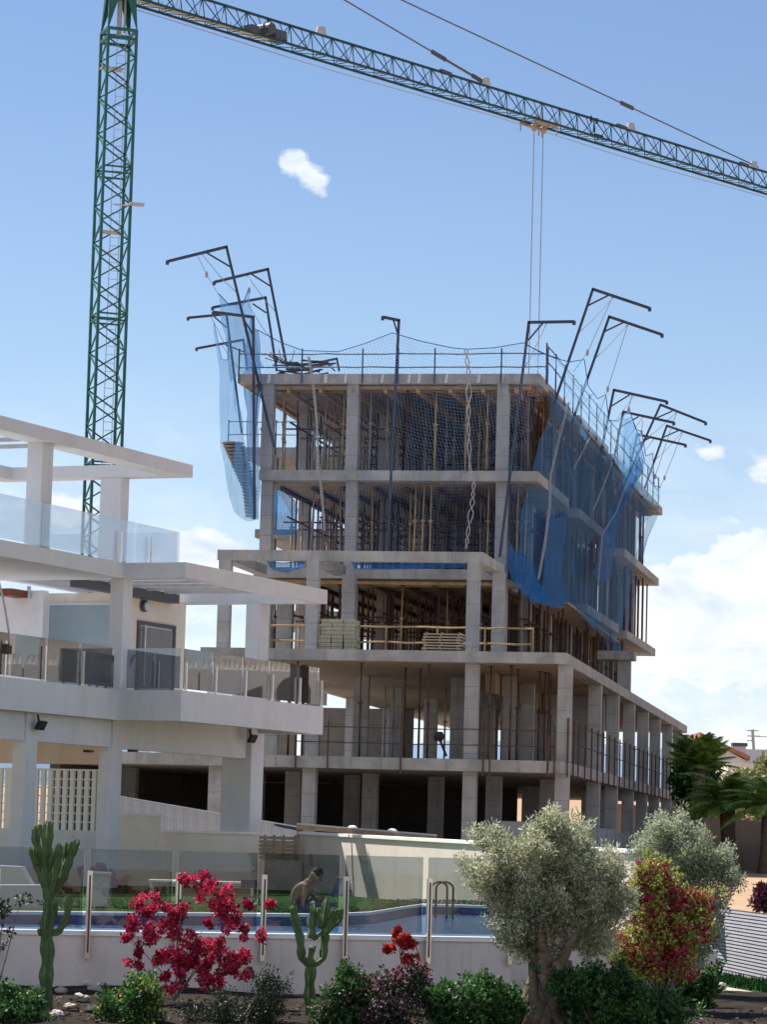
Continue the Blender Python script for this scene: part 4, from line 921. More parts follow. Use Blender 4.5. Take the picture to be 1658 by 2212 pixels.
vpart('ceiling', 'plaster', (BL, va(539, 1759, BC), -7.4, -lb - .53, zbt - .42, zbt - .345))
# floodlights under the balcony rim
def flood(px, py, a, b):
    c = Q(a, b, 0); c.z = hit(px, py, K2 + Bv * b, Av).z; c = hit(px, py, K2 + Bv * b, Av)
    f = MB().box(c - Av * .17 - Z * .10 - Bv * .02, Av * .34, Bv * .07 + Z * -.02, Z * .2 + Bv * .10).bar(c + Z * .09, c + Z * .24 - Bv * .03, .05).build('floodlight', M['black'], villa)
    MB().box(c - Av * .11 - Z * .075 + Bv * .055, Av * .22, Bv * .015, Z * .1 + Bv * .05).build('lens', M['lens'], f)
flood(83, 1566, 0, -lb - .12); flood(541, 1595, 0, BC + .12)
# little ceiling lamps
for px, py in ((283, 1674 - 50), (187, 1677 - 52)): MB().box(at(px - 8, py, 73), Av * .2, Bv * .18, Z * .06).build('ceiling_lamp', M['black'], villa)
# glass balustrades
def vglass(P0, D, L_, zb0, h, mt='glass', posts=(), n=1, gap=.03, pm='chrome', ph=None, off=.05, name='glass_panel'):
    seg = L_ / max(n, 1)
    for i in range(n):
        s0 = i * seg + gap / 2; o = P0 + D * s0 + Z * (zb0 + .05); nn = V((D.y, -D.x, 0)) * .012
        fixn(MB().box(o, D * (seg - gap), nn, Z * h).build(name, M[mt], villa))
    for s in posts:
        o = P0 + D * s; nn = V((D.y, -D.x, 0))
        MB().box(o - D * .03 + nn * off + Z * zb0, D * .06, nn * .05, Z * (ph or h * .85)).build('glass_post', M[pm], villa)
OB = Bv
vglass(K1 - Av * 13 - Bv * .10, Av, 13 - .15, zbt, .96, posts=[(13 + va(px, 1450, -lb - .1)) for px in (3, 90, 173)], n=8)
vglass(Q(0, 0) + Av * .12 - Bv * (lb - .1), Bv, lb - .2, zbt, .96)
a_s = [va(px, 1480, -.1) for px in (395, 460, 525, 583, 643, 698)]; a_s[-1] = min(a_s[-1], la - .1)
for i in range(5): vglass(K2 + Av * a_s[i] - Bv * .1, Av, a_s[i + 1] - a_s[i], zbt, .96)
for s in a_s: vglass(K2 - Bv * .1 + Av * s, Av, .0001, zbt, .8, posts=[0], n=0)
# roof terrace glass
aE = va(388, 1172, -lb - .1)
vglass(K1 - Av * 13 - Bv * .10, Av, 13 + aE, zst, 1.0, 'glass_sky', n=7)
vglass(K1 + Av * aE - Bv * 4.5, Bv, 4.35, zst, 1.0, 'glass_sky', n=2)
for px in (255, 321):
    s = va(px, 1200, -lb - .1); vglass(K1 - Bv * .1 + Av * s, Av, .0001, zst, .9, posts=[0], n=0)
# paving round the villa
g = MB(); g.hexa([Q(-14, -12, VG - .6), Q(24, -12, VG - .6), Q(24, 1.2, VG - .6), Q(-14, 1.2, VG - .6), Q(-14, -12, VG - .005), Q(24, -12, VG - .005), Q(24, 1.2, VG - .005), Q(-14, 1.2, VG - .005)])
struct(fixn(g.build('villa_paving', M['pave'])))

# dark loungers on the balcony behind the glass
for i, (px, lb_) in enumerate(((130, 'dark upright lounge chair behind the left balcony glass'), (186, 'dark lounge chair beside the corner column behind the left balcony glass'))):
    a = va(px, 1460, -lb - 1.0); o = Q(a, -lb - 1.0, zbt - .03); t = thing('lounge_chair', o, lb_, 'chair', 'dark lounge chairs on the balcony')
    MB().box(o + Z * .30, Av * 1.0, Bv * .55, Z * .09).build('seat', M['cloth'], t)
    m = MB(); m.hexa([o + Av * .85 + Z * .391, o + Av * 1.0 + Z * .391, o + Av * 1.0 + Bv * .55 + Z * .391, o + Av * .85 + Bv * .55 + Z * .391, o + Av * 1.35 + Z * .98, o + Av * 1.45 + Z * .98, o + Av * 1.45 + Bv * .55 + Z * .98, o + Av * 1.35 + Bv * .55 + Z * .98]); fixn(m.build('backrest', M['cloth'], t))
    for x in (.05, .9):
        for y in (.04, .48): MB().box(o + Av * x + Bv * y, Av * .04, Bv * .04, Z * .30).build('leg', M['dark'], t)
a = va(470, 1490, -1.6); o = Q(a, -1.9, zbt - .03); t = thing('outdoor_sofa', o, 'pale outdoor sofa behind the glass of the jutting balcony', 'sofa')
MB().box(o, Av * 2.0, Bv * .75, Z * .36).build('base', M['white'], t); MB().box(o + Z * .361, Av * 2.0, Bv * .2, Z * .36).build('backrest', M['white'], t); MB().box(o + Z * .361 + Av * .02 + Bv * .21, Av * 1.95, Bv * .52, Z * .10).build('cushion', M['white'], t)
# hillside terrace of white arcaded houses off to the right, mirrored in the balcony glass
HC = V((131, 184, 0)); Hn = V((-.79, -.61, 0)).normalized(); Ht = V((-Hn.y, Hn.x, 0))
def H(s, n, z): return HC + Ht * s + Hn * n + Z * (z + .9 if z > 0 else z)
g = MB(); g.hexa([H(-60, -60, -4.9), H(60, -60, -4.9), H(60, 34, -4.9), H(-60, 34, -4.9), H(-45, -60, 6.0), H(45, -60, 6.0), H(45, 3, 6.0), H(-45, 3, 6.0)]); struct(fixn(g.build('hillside', M['earth'])))
for q in range(4):
    s0 = -22 + q * 11.0; nm = ('first', 'second', 'third', 'last')[q]
    t = thing('arcaded_house', H(s0 + 5, 0, 6), 'white arcaded hillside house, %s of the row mirrored in balcony glass' % nm, 'house')
    MB().hexa([H(s0, 0, 6.0), H(s0 + 10.9, 0, 6.0), H(s0 + 10.9, -9, 6.0), H(s0, -9, 6.0), H(s0, 0, 12.2), H(s0 + 10.9, 0, 12.2), H(s0 + 10.9, -9, 12.2), H(s0, -9, 12.2)]).build('wall', M['coping'], t)
    m = MB(); r = 1.35; c = s0 + 3.4; pts = [(c - r, 8.6), (c + r, 8.6)] + [(c + r * math.cos(k * math.pi / 12), 10.6 + r * .9 * math.sin(k * math.pi / 12)) for k in range(13)]; n = len(pts)
    m.add([tuple(H(x, .03, z)) for x, z in pts] + [tuple(H(x, .008, z)) for x, z in pts], [tuple(range(n)), tuple(range(2 * n - 1, n - 1, -1))] + [(i, (i + 1) % n, (i + 1) % n + n, i + n) for i in range(n)]); fixn(m.build('arch', M['shutter'], t))
    m = MB(); m.hexa([H(s0 + 1, -2, 12.2), H(s0 + 9.8, -2, 12.2), H(s0 + 9.8, -8, 12.2), H(s0 + 1, -8, 12.2), H(s0 + 1, -2, 15.5), H(s0 + 9.8, -2, 15.5), H(s0 + 9.8, -8, 15.5), H(s0 + 1, -8, 15.5)]); m.build('upper_wall', M['cream'], t)
    m = MB(); m.bar(H(s0 + .2, -.2, 12.95), H(s0 + 10.7, -.2, 12.95), .2, .12)
    for k in range(26): m.tube([H(s0 + .3 + k * .41, -.2, 12.2), H(s0 + .3 + k * .41, -.2, 12.45), H(s0 + .3 + k * .41, -.2, 12.9)], [.06, .12, .06], 6)
    m.build('balustrade', M['coping'], t); MB().hexa([H(s0 + 6, .0081, 6.0), H(s0 + 10.9, .0081, 6.0), H(s0 + 10.9, 2.8, 6.0), H(s0 + 6, 2.8, 6.0), H(s0 + 6, .0081, 10.9), H(s0 + 10.9, .0081, 9.0), H(s0 + 10.9, 2.8, 9.0), H(s0 + 6, 2.8, 10.9)]).build('stair_block', M['shutter'], t)

# ================================================================== POOL TERRACE
PL = at(-260, 2000.5, 36.3); PR_ = at(1105, 2022.5, 38.8); PL.z = PR_.z = -1.15
WD = (PR_ - PL); WD.z = 0; WLn = WD.length; WD.normalize(); WN = V((-WD.y, WD.x, 0))      # WN points away from us
def W(s, n, z): return PL + WD * s + WN * n + Z * (z + 1.15)
def ws(px, py, n=0): p = hit(px, py, PL + WN * n, WD); return (p - PL).dot(WD)
wall = thing('retaining_wall', W(WLn / 2, 0, -2.7), 'pale rendered retaining wall of the pool terrace topped by white coping and carrying the glass balustrade', 'wall')
m = MB(); m.hexa([W(0, 0, -2.9), W(WLn, 0, -2.9), W(WLn, .25, -2.9), W(0, .25, -2.9), W(0, 0, -1.205), W(WLn, 0, -1.205), W(WLn, .25, -1.205), W(0, .25, -1.205)]); fixn(m.build('wall_face', M['wallp'], wall))
m = MB(); m.hexa([W(0, -.02, -1.204), W(WLn + .02, -.02, -1.204), W(WLn + .02, .27, -1.204), W(0, .27, -1.204), W(0, -.02, -1.15), W(WLn + .02, -.02, -1.15), W(WLn + .02, .27, -1.15), W(0, .27, -1.15)]); fixn(m.build('coping', M['coping'], wall))
m = MB(); m.hexa([W(WLn - .25, .251, -2.9), W(WLn - .002, .251, -2.9), W(WLn + 4.6, 9, -2.9), W(WLn + 4.35, 9, -2.9), W(WLn - .25, .251, -1.206), W(WLn - .002, .251, -1.206), W(WLn + 4.6, 9, -1.206), W(WLn + 4.35, 9, -1.206)]); fixn(m.build('return_wall', M['wallp'], wall))
m = MB(); m.hexa([W(WLn - .2, .9, -2.9), W(WLn + 3.2, .9, -2.9), W(WLn + 3.2, 1.1, -2.9), W(WLn - .2, 1.1, -2.9), W(WLn - .2, .9, -1.30), W(WLn + 3.2, .9, -1.30), W(WLn + 3.2, 1.1, -1.30), W(WLn - .2, 1.1, -1.30)]); fixn(m.build('set_back_wall', M['wallp'], wall))
# terrace body (lawn on top), pool cut in front
def pt(px, py, z): return down(px, py, z)
far = [W(0, 10.0, 0), W(ws(700, 1977, 0), 9.6, 0)]
zc_ = -1.17
poolfar = [down(-300, 1969, -1.17), down(700, 1977.5, -1.17), down(800, 1973, -1.17), down(868, 1962, -1.17), down(912, 1955.5, -1.17), down(990, 1957, -1.17), down(1130, 1962, -1.17)]
PF = [V((p.x, p.y, 0)) for p in poolfar]
g = MB(); near = [W(0, .28, 0), W(WLn - .1, .28, 0)]
pool = [V((near[0].x, near[0].y, 0)), V((near[1].x, near[1].y, 0)), V((PF[-1].x, PF[-1].y, 0))] + PF[::-1][1:]
g.add([(p.x, p.y, -1.33) for p in pool], [tuple(range(len(pool)))]); wat = struct(g.build('pool_water', M['water']))
g = MB(); g.add([(p.x, p.y, -1.9) for p in pool], [tuple(range(len(pool)))])
k = len(g.v)
for i in range(len(PF) - 1):
    a, b = PF[i], PF[i + 1]; g.add([(a.x, a.y, -1.9), (b.x, b.y, -1.9), (b.x, b.y, -1.195), (a.x, a.y, -1.195)], [(0, 1, 2, 3)])
struct(g.build('pool_basin', M['tile']))
g = MB()
for i in range(len(PF) - 1):
    a, b = PF[i], PF[i + 1]; o = V((0, .42, 0)); g.hexa([(a.x, a.y - .02, -1.195), (b.x, b.y - .02, -1.195), tuple(b + o - Z * 1.195), tuple(a + o - Z * 1.195), (a.x, a.y - .02, -1.15), (b.x, b.y - .02, -1.15), tuple(b + o - Z * 1.15), tuple(a + o - Z * 1.15)])
cp = tag(fixn(g.build('pool_coping', M['coping'])), kind='structure')
# lawn sheet from the coping to the boundary wall, falling gently
BWL = at(648, 1797, 81); BWR = at(1400, 1838, 56)
B0 = V((BWL.x, BWL.y, 0)); B1 = V((BWR.x, BWR.y, 0)); BD = (B1 - B0).normalized()
g = MB(); n = 26
for i in range(n + 1):
    s = i / n; x0 = PF[0].x + (PF[-1].x + 4 - PF[0].x) * s
    y0 = np.interp(x0, [p.x for p in PF], [p.y for p in PF]) + .40
    x1 = -14 + (22) * s; y1 = 84 if x1 < B0.x else B0.y + (x1 - B0.x) / BD.x * BD.y
    g.v += [(x0, y0, -1.165), (x0 * .5 + x1 * .5, (y0 + y1) / 2, -1.26), (x1, y1, -1.36)]
for i in range(n):
    k = i * 3; g.f += [(k, k + 3, k + 4, k + 1), (k + 1, k + 4, k + 5, k + 2)]
struct(g.build('lawn', M['grass']))
# grass tufts: short blades over the near part of the lawn
mb = MB(); rnd = random.Random(3)
for _ in range(16000):
    px = rnd.uniform(0, 1080); Y = rnd.uniform(49, 66); x = (px - 829) / FPX * Y; 
    yf = np.interp(x, [p.x for p in PF], [p.y for p in PF]) + .5
    if Y < yf: continue
    if x < -1 and Y > 60: continue
    z = -1.165 - (Y - yf) / 28 * .19; a = rnd.random() * 6.28; w_ = .009; h = rnd.uniform(.02, .045)
    mb.add([(x - w_ * math.cos(a), Y - w_ * math.sin(a), z), (x + w_ * math.cos(a), Y + w_ * math.sin(a), z), (x + rnd.uniform(-.03, .03), Y + rnd.uniform(-.03, .03), z + h)], [(0, 1, 2)])
tag(mb.build('grass', M['grass']), kind='stuff')
# glass balustrade on the wall
gb = thing('glass_balustrade', W(ws(500, 2010), .1, -1.15), 'long tinted glass pool balustrade on metal posts with people and lawn seen through it', 'balustrade')
gpx = [-170, 6 - 20, 185, 377, 562, 739, 919, 1095]; gs = [ws(px, 1950, .1) for px in gpx]
for i in range(len(gs) - 1):
    fixn(MB().box(W(gs[i] + .035, .10, -1.12), WD * (gs[i + 1] - gs[i] - .07), WN * .012, Z * .925).build('glass_panel', M['glass_pool'], gb))
for s in gs:
    p = MB().box(W(s - .028, -.075, -1.47), WD * .056, WN * .05, Z * 1.02).box(W(s - .02, -.024, -1.46), WD * .04, WN * .004, Z * .3).build('post', M['brass'], gb)
    fixn(p); MB().box(W(s - .010, -.08, -1.40), WD * .02, WN * .004, Z * .9).build('clamp_strip', M['dark'], p)
# boundary wall of the garden (right) and stepped wall (left)
bw = thing('boundary_wall', (B0 + B1) / 2 + Z * -1.4, 'long cream garden boundary wall with white coping behind the lawn', 'wall')
BN = V((-BD.y, BD.x, 0)); LB = (B1 - B0).length
m = MB(); m.hexa([B0 + Z * -1.6, B1 + Z * -1.6, B1 + BN * .25 + Z * -1.6, B0 + BN * .25 + Z * -1.6, B0 + Z * (BWL.z - .06), B1 + Z * (BWR.z - .06), B1 + BN * .25 + Z * (BWR.z - .06), B0 + BN * .25 + Z * (BWL.z - .06)]); fixn(m.build('wall_face', M['cream'], bw))
e = BD * .03 + BN * 0; q0, q1 = B0 - BD * .04 - BN * .05, B1 + BD * .04 - BN * .05
m = MB(); m.hexa([q0 + Z * (BWL.z - .059), q1 + Z * (BWR.z - .059), q1 + BN * .35 + Z * (BWR.z - .059), q0 + BN * .35 + Z * (BWL.z - .059), q0 + Z * (BWL.z + .01), q1 + Z * (BWR.z + .01), q1 + BN * .35 + Z * (BWR.z + .01), q0 + BN * .35 + Z * (BWL.z + .01)]); fixn(m.build('coping', M['coping'], bw))
c = (B0 + B1) / 2; c = hit(673, 1862, B0, BD); MB().box(c - BD * .16 - BN * .03 - Z * .09, BD * .32, BN * .03, Z * .18).tube([c - BN * .02 - BD * .13 + Z * .1, c - BN * .02 + Z * .2, c - BN * .02 + BD * .13 + Z * .1], .02, 5).build('wall_vent', M['pave'], bw)
# stepped cream wall between the villa columns
def ywall(name, label, x0, x1, yt, yb, Y, zb, mt='cream'):
    a, b = at(x0, yt, Y), at(x1, yb, Y); t = thing(name, ((a.x + b.x) / 2, Y, zb), label, 'wall')
    zt = (a.z + b.z) / 2; MB().box((a.x, Y, zb), (b.x - a.x, 0, 0), (0, .25, 0), (0, 0, zt - .07 - zb)).build('wall_face', M[mt], t)
    MB().box((a.x - .03, Y - .04, zt - .069), (b.x - a.x + .06, 0, 0), (0, .33, 0), (0, 0, .07)).build('coping', M['coping'], t); return t
ywall('garden_wall', 'taller cream step of the garden wall seen between two villa columns', 225, 348, 1754, 1757, 82, -1.5, 'cream2')
ywall('garden_wall', 'lower cream stretch of the garden wall left of the wide villa column', 349, 560, 1793, 1797, 82.4, -1.5, 'cream2')
# slatted screen and rough block base left of the boundary wall
t = thing('slatted_screen', at(606, 1900, 80.5), 'weathered horizontal timber slat screen between the wide column and the cream wall', 'screen')
m = MB(); a, b = at(560, 1806, 80.6), at(647, 1806, 80.6); sz = [at(600, y, 80.6).z for y in (1858, 1806)]
for i in range(6):
    z = sz[0] + (sz[1] - sz[0]) * (i + .1) / 6; m.box((a.x, 80.6 + (.03 if i % 2 else 0), z), (b.x - a.x, 0, 0), (0, .03, 0), (0, 0, (sz[1] - sz[0]) / 6 * .8))
m.build('slat', M['wood'], t); m = MB()
for x in (570, 590, 610, 635): p = at(x, 1806, 80.7); m.box((p.x, 80.66, sz[0]), (.07, 0, 0), (0, .05, 0), (0, 0, sz[1] - sz[0] + .03))
m.build('upright', M['wood'], t)
tag(fixn(MB().box((a.x, 80.5, -1.5), (b.x - a.x + .1, 0, 0), (0, .4, 0), (0, 0, sz[0] + 1.47)).build('low_block_wall', M['brown'], origin=(a.x, 80.5, -1.5))), 'rough grey brown block base below the slatted timber screen', 'low wall')
# sheet roofed shed behind
t = thing('shed', at(430, 1800, 86), 'low shed with sloping grey sheet roof behind the garden wall', 'shed')
m = MB(); rows = []
for i in range(60):
    s = i / 59; x = 225 + (641 - 225) * s; yt_ = 1716 + (1787 - 1716) * s
    p = at(x, yt_, 87.0); q = at(x, 1822, 84.0); dz = .004 * math.sin(i * 1.9); rows.append([q + Z * dz, p + Z * dz])
m.sheet(rows); r = m.build('roof_sheet', M['sheet2'], t)
a, b = at(225, 1716, 87.05), at(641, 1787, 87.05); MB().bar(a, b, .10, .07).build('ridge_cap', M['coping'], t)
MB().hexa([(a.x, 87.2, -1.5), (b.x, 87.2, -1.5), (b.x, 87.4, -1.5), (a.x, 87.4, -1.5), (a.x, 87.2, a.z - .05), (b.x, 87.2, b.z - .05), (b.x, 87.4, b.z - .05), (a.x, 87.4, a.z - .05)]).build('shed_wall', M['brown'], t)
t = thing('board_canopy', at(790, 1800, 84), 'flat pale boarded canopy just above the cream boundary wall', 'canopy')
a, b = at(641, 1781, 83), at(944, 1806, 79); th = V((0, 0, -.12))
MB().hexa([a + th, b + th, b + th + V((0, 2, 0)), a + th + V((0, 2, 0)), a, b, b + V((0, 2, 0)), a + V((0, 2, 0))]).build('board_deck', M['wood'], t)
MB().hexa([a + Z * .002, b + Z * .002, b + V((0, 2, .002)), a + V((0, 2, .002)), a + Z * .04, b + Z * .04, b + V((0, 2, .04)), a + V((0, 2, .04))]).build('cover', M['plaster'], t)
for f in (.03, .5, .97): c = a.lerp(b, f) + V((0, .5, 0)); MB().bar((c.x, c.y, -1.5), c - Z * .13, .1).build('post', M['wood'], t)
for i, (px, py) in enumerate(((762, 1785), (848, 1792))):
    c = at(px, py + 3, 82 - 1.4 * i); m = MB(); m.lathe(c - Z * .05, [(.09, 0), (.14, .03), (.10, .09), (.04, .11)], 9); tag(m.build('stone', M['coping'], origin=c), ('small white stone lying on the boarded canopy, the left of two', 'small white stone lying on the boarded canopy, the right of two')[i], 'stone')

# ------------------------------------------------------------------ pool ladder
lad_ = thing('pool_ladder', down(955, 1958, -1.15), 'steel pool ladder with two arched handrails at the pool edge', 'pool ladder')
def arch(x0, x1, Y): 
    a = at(x0, 1958, Y); b = at(x1, 1958, Y); a.z = b.z = -1.4; tz_ = at(955, 1905, Y).z; r = (b.x - a.x) / 2; c = (a + b) / 2
    return [a] + [V((c.x - r * math.cos(t_), Y, tz_ - r * .8 + r * .8 * math.sin(t_))) for t_ in [i * math.pi / 10 for i in range(11)]] + [b]
MB().tube(arch(932, 966, 55.0), .020, 8).build('handrail', M['dark'], lad_, True); MB().tube(arch(942, 979, 55.5), .020, 8).build('handrail', M['dark'], lad_, True)
# ------------------------------------------------------------------ garden furniture
def lounge(Y, pts, w_, label, name='lounge_chair', mt='white'):
    P = [at(*p, Y) for p in pts]; t = thing(name, at(pts[-1][0], pts[-1][1], Y), label, 'chair')
    n = len(P); m = MB(); m.add([tuple(p) for p in P] + [tuple(p + V((0, w_, 0))) for p in P], [tuple(range(n)), tuple(range(2 * n - 1, n - 1, -1))] + [(i, i + n, (i + 1) % n + n, (i + 1) % n) for i in range(n)])
    o = fixn(m.build('shell', M[mt], t)); return t
lounge(50, [(-40, 1868), (44, 1872), (60, 1900), (92, 1952), (-40, 1952)], .6, 'white moulded armchair whose backrest shows at the left picture edge beyond the glass')
lounge(48, [(-60, 1912), (98, 1912), (106, 1950), (122, 1965), (122, 1992), (-60, 1992)], .7, 'broad white moulded lounge seat in front of the armchair by the pool')
t = thing('planter', down(214, 1958, -1.2), 'tall pale tapered planter on the poolside beside the white post', 'planter'); c = down(214, 1962, -1.2)
MB().hexa([c + V(q) for q in ((-.11, 0, 0), (.11, 0, 0), (.11, .22, 0), (-.11, .22, 0), (-.155, -.03, .52), (.155, -.03, .52), (.155, .25, .52), (-.155, .25, .52))]).build('pot', M['white'], t); MB().box(c + V((-.17, -.045, .521)), (.34, 0, 0), (0, .31, 0), (0, 0, .05)).build('rim', M['white'], t)
t = thing('garden_chair', down(538, 1950, -1.25), 'folding chair with blue towel over its back behind a metal post', 'chair'); c = at(538, 1935, 56)
for dx in (-.12, .14): MB().tube([c + V((dx, 0, .24)), c + V((dx + .02, .02, -.02)), c + V((dx + .12, 0, -.26))], .012, 6).tube([c + V((dx + .1, 0, -.02)), c + V((dx - .1, 0, -.26))], .012, 6).build('leg', M['dark'], t)
MB().box(c + V((-.10, -.1, -.03)), (.34, 0, 0), (0, .3, 0), (0, 0, .02)).build('seat', M['dark'], t); tag(MB().box(c + V((-.15, -.03, .14)), (.28, 0, 0), (0, .05, 0), (0, 0, .14)).build('towel', M['towel'], origin=c), 'blue towel hung over the folding chair', 'towel')
t = thing('garden_table', down(340, 1950, -1.2), 'low white rimmed table on the lawn behind the bougainvillea', 'table'); c = at(350, 1905, 57)
MB().box(c + V((-.25, 0, 0)), (1.9, 0, 0), (0, .6, 0), (0, 0, .035)).build('tabletop', M['coping'], t)
for dx in (-.22, 1.6):
    for dy in (.02, .54): MB().box(c + V((dx, dy, -.36)), (.035, 0, 0), (0, .035, 0), (0, 0, .36)).build('leg', M['white'], t)
# sun lounger with raised back by the person
def zp(x, y): return (950 + x / 3.015) / 1.8178, (3150 + y / 3.015) / 1.8178
YP = 48.6
lo = thing('sun_lounger', at(*zp(1000, 1290), YP), 'grey sun lounger with raised backrest in front of the seated person', 'sun lounger')
a, b = at(*zp(1055, 1120), YP), at(*zp(1150, 895), YP); MB().hexa([a, a + V((.09, 0, 0)), a + V((.09, .55, 0)), a + V((0, .55, 0)), b - V((.03, 0, 0)), b + V((.05, 0, 0)), b + V((.05, .55, 0)), b + V((-.03, .55, 0))]).build('backrest', M['cloth'], lo)
a = at(*zp(800, 1230), YP); MB().box(a, (.42, 0, 0), (0, .55, 0), (0, 0, .06)).build('seat', M['cloth'], lo)
for dx in (.02, .36): MB().bar(a + V((dx, .03, -.16)), a + V((dx, .03, .0)), .03).bar(a + V((dx, .5, -.16)), a + V((dx, .5, .0)), .03).build('leg', M['grey'], lo)
p1, p2 = at(*zp(1230, 1000), YP), at(*zp(1310, 1075), YP); MB().bar(p1, p2, .02).bar(p1 - V((.02, 0, .06)), p2 - V((.04, 0, .06)), .02).build('armrest', M['dark'], lo)

# ------------------------------------------------------------------ seated person, bending forward, bare back to the left
per = thing('person', at(*zp(660, 1300), YP), 'person with bare back and short dark hair sitting by the pool, bending forward', 'person')
def skin(name, joints, edges, m, parent, sub=2):
    me = bpy.data.meshes.new(name); o0 = ORG[parent.name]
    me.from_pydata([tuple(V(j[0]) - o0) for j in joints], edges, []); me.materials.append(m)
    ob = bpy.data.objects.new(name, me); col.objects.link(ob); ob.parent = parent; ORG[ob.name] = o0
    sk = ob.modifiers.new('skin', 'SKIN'); sk.use_smooth_shade = True
    for v, j in zip(me.skin_vertices[0].data, joints): v.radius = (j[1], j[2] if len(j) > 2 else j[1]); v.use_root = False
    me.skin_vertices[0].data[0].use_root = True
    ob.modifiers.new('sub', 'SUBSURF').levels = sub; ob.modifiers['sub'].render_levels = sub; return ob
def J(x, y, dy=0.0): p = at(*zp(x, y), YP + .25); return p + V((0, dy, 0))
js = [(J(650, 1260), .135, .125), (J(660, 1170), .12, .15), (J(690, 1080), .125, .16), (J(740, 1010), .115, .15), (J(785, 968), .08, .11), (J(810, 938), .062, .062), (J(835, 908), .072, .066),          # 0-6 spine to skull base
      (J(866, 884), .145, .112), (J(896, 852), .150, .118),                                                        # 7-8 head
      (J(755, 1000, -.17), .052), (J(745, 1110, -.22), .042), (J(728, 1185, -.20), .034), (J(722, 1265, -.14), .026),  # near arm 9-12
      (J(775, 1000, .17), .052), (J(830, 1090, .2), .042), (J(880, 1165, .1), .03),                             # far arm 13-15
      (J(720, 1262, -.10), .085), (J(860, 1190, -.13), .068), (J(975, 1130, -.13), .055), (J(965, 1230, -.13), .045), (J(950, 1300, -.13), .034), (J(1000, 1315, -.13), .03),  # near leg 16-21
      (J(725, 1262, .10), .085), (J(870, 1200, .13), .068), (J(990, 1150, .13), .055), (J(985, 1240, .13), .045), (J(975, 1305, .13), .034), (J(1030, 1318, .13), .03)]
ed = [(0, 1), (1, 2), (2, 3), (3, 4), (4, 5), (5, 6), (6, 7), (7, 8), (3, 9), (9, 10), (10, 11), (11, 12), (3, 13), (13, 14), (14, 15), (0, 16), (16, 17), (17, 18), (18, 19), (19, 20), (20, 21), (0, 22), (22, 23), (23, 24), (24, 25), (25, 26), (26, 27)]
body = skin('body', js, ed, M['skin'], per)
def hand(c, d, side, par):
    d = V(d).normalized(); s = V(side).normalized()
    for k in range(4):
        o = c + s * (k - 1.5) * .019; l = (.05, .062, .058, .044)[k]
        skin('finger', [(o, .009), (o + d * l * .55, .008), (o + d * l + V((.012, 0, -.012)), .007)], [(0, 1), (1, 2)], M['skin'], par, 1)
    o = c - s * .03 - d * .03; skin('thumb', [(o, .010), (o - s * .02 + d * .03, .009), (o - s * .022 + d * .055, .008)], [(0, 1), (1, 2)], M['skin'], par, 1)
skin('palm', [(J(722, 1262, -.14), .026, .02), (J(720, 1300, -.13), .030, .018)], [(0, 1)], M['skin'], per, 1)
hand(J(720, 1306, -.13), (0.1, 0, -1), (0, 1, 0), per)
skin('palm', [(J(880, 1165, .1), .028, .02), (J(905, 1190, .08), .030, .018)], [(0, 1)], M['skin'], per, 1)
hand(J(912, 1196, .08), (1, 0, -.5), (0, 1, 0), per)
hc_ = J(884, 864); hf = V((.72, 0, -.69)); hp = V((.69, 0, .72))
MB().lathe(hc_ - hf * .014 + hp * .016, [(.02, -.105), (.062, -.085), (.088, -.045), (.096, 0), (.090, .045), (.068, .083), (.03, .106), (.004, .112)], 16, hp).build('hair', M['hair'], per, True)
MB().lathe(hc_ + hf * .075 - hp * .01, [(.075, -.05), (.066, -.01), (.045, .018), (.018, .03)], 14, hf).build('face', M['skin'], per, True)
h = hc_ + hf * .100; MB().tube([h + hp * .022, h - hp * .004 + hf * .022, h - hp * .012], [.009, .014, .010], 7).build('nose', M['skin'], per, True)
for dy in (-.030, .030): MB().lathe(h + hp * .022 - hf * .012 + V((0, dy, 0)), [(.004, -.008), (.010, 0), (.005, .006)], 8, hf).build('eye', M['hair'], per)
for dy in (-.090, .090): MB().lathe(hc_ - hf * .0 - hp * .01 + V((0, dy, 0)), [(.012, -.03), (.02, 0), (.01, .03)], 8, hp).build('ear', M['skin'], per, True)
MB().bar(h - hp * .036 - hf * .006 + V((0, -.02, 0)), h - hp * .036 - hf * .006 + V((0, .02, 0)), .008).build('mouth', M['bark'], per)
skin('shorts', [(J(655, 1275), .150, .14), (J(720, 1262, -.10), .105), (J(840, 1198, -.125), .090), (J(935, 1150, -.13), .078), (J(725, 1262, .10), .105), (J(850, 1205, .125), .090), (J(945, 1168, .13), .078)], [(0, 1), (1, 2), (2, 3), (0, 4), (4, 5), (5, 6)], M['cloth'], per)
tag(MB().box(J(600, 1330, -.2), (.5, 0, 0), (0, .55, 0), (0, 0, .10)).build('floor_cushion', M['cloth'], origin=J(600, 1330)), 'slate cushion under the seated person', 'cushion')

# ================================================================== GARDEN
g = MB(); rows = []
for i in range(40):
    Y = 20 + i * .55; r = []
    for j in range(60):
        x = -10 + j * .4; z = -1.83 - max(0, 36.5 - Y) * .055 + .10 * noise.noise(V((x * .5, Y * .5, 0))) + .05 * noise.noise(V((x * 2, Y * 2, 3)))
        if x > 5: z -= min(1.0, (x - 5) * .25) * .5
        r.append(V((x, Y, z)))
    rows.append(r)
g.sheet(rows); struct(g.build('garden_bed', M['soil'], None, True))
def gz_at(x, Y):
    z = -1.83 - max(0, 36.5 - Y) * .055 + .10 * noise.noise(V((x * .5, Y * .5, 0))) + .05 * noise.noise(V((x * 2, Y * 2, 3)))
    return z - (min(1.0, (x - 5) * .25) * .5 if x > 5 else 0)

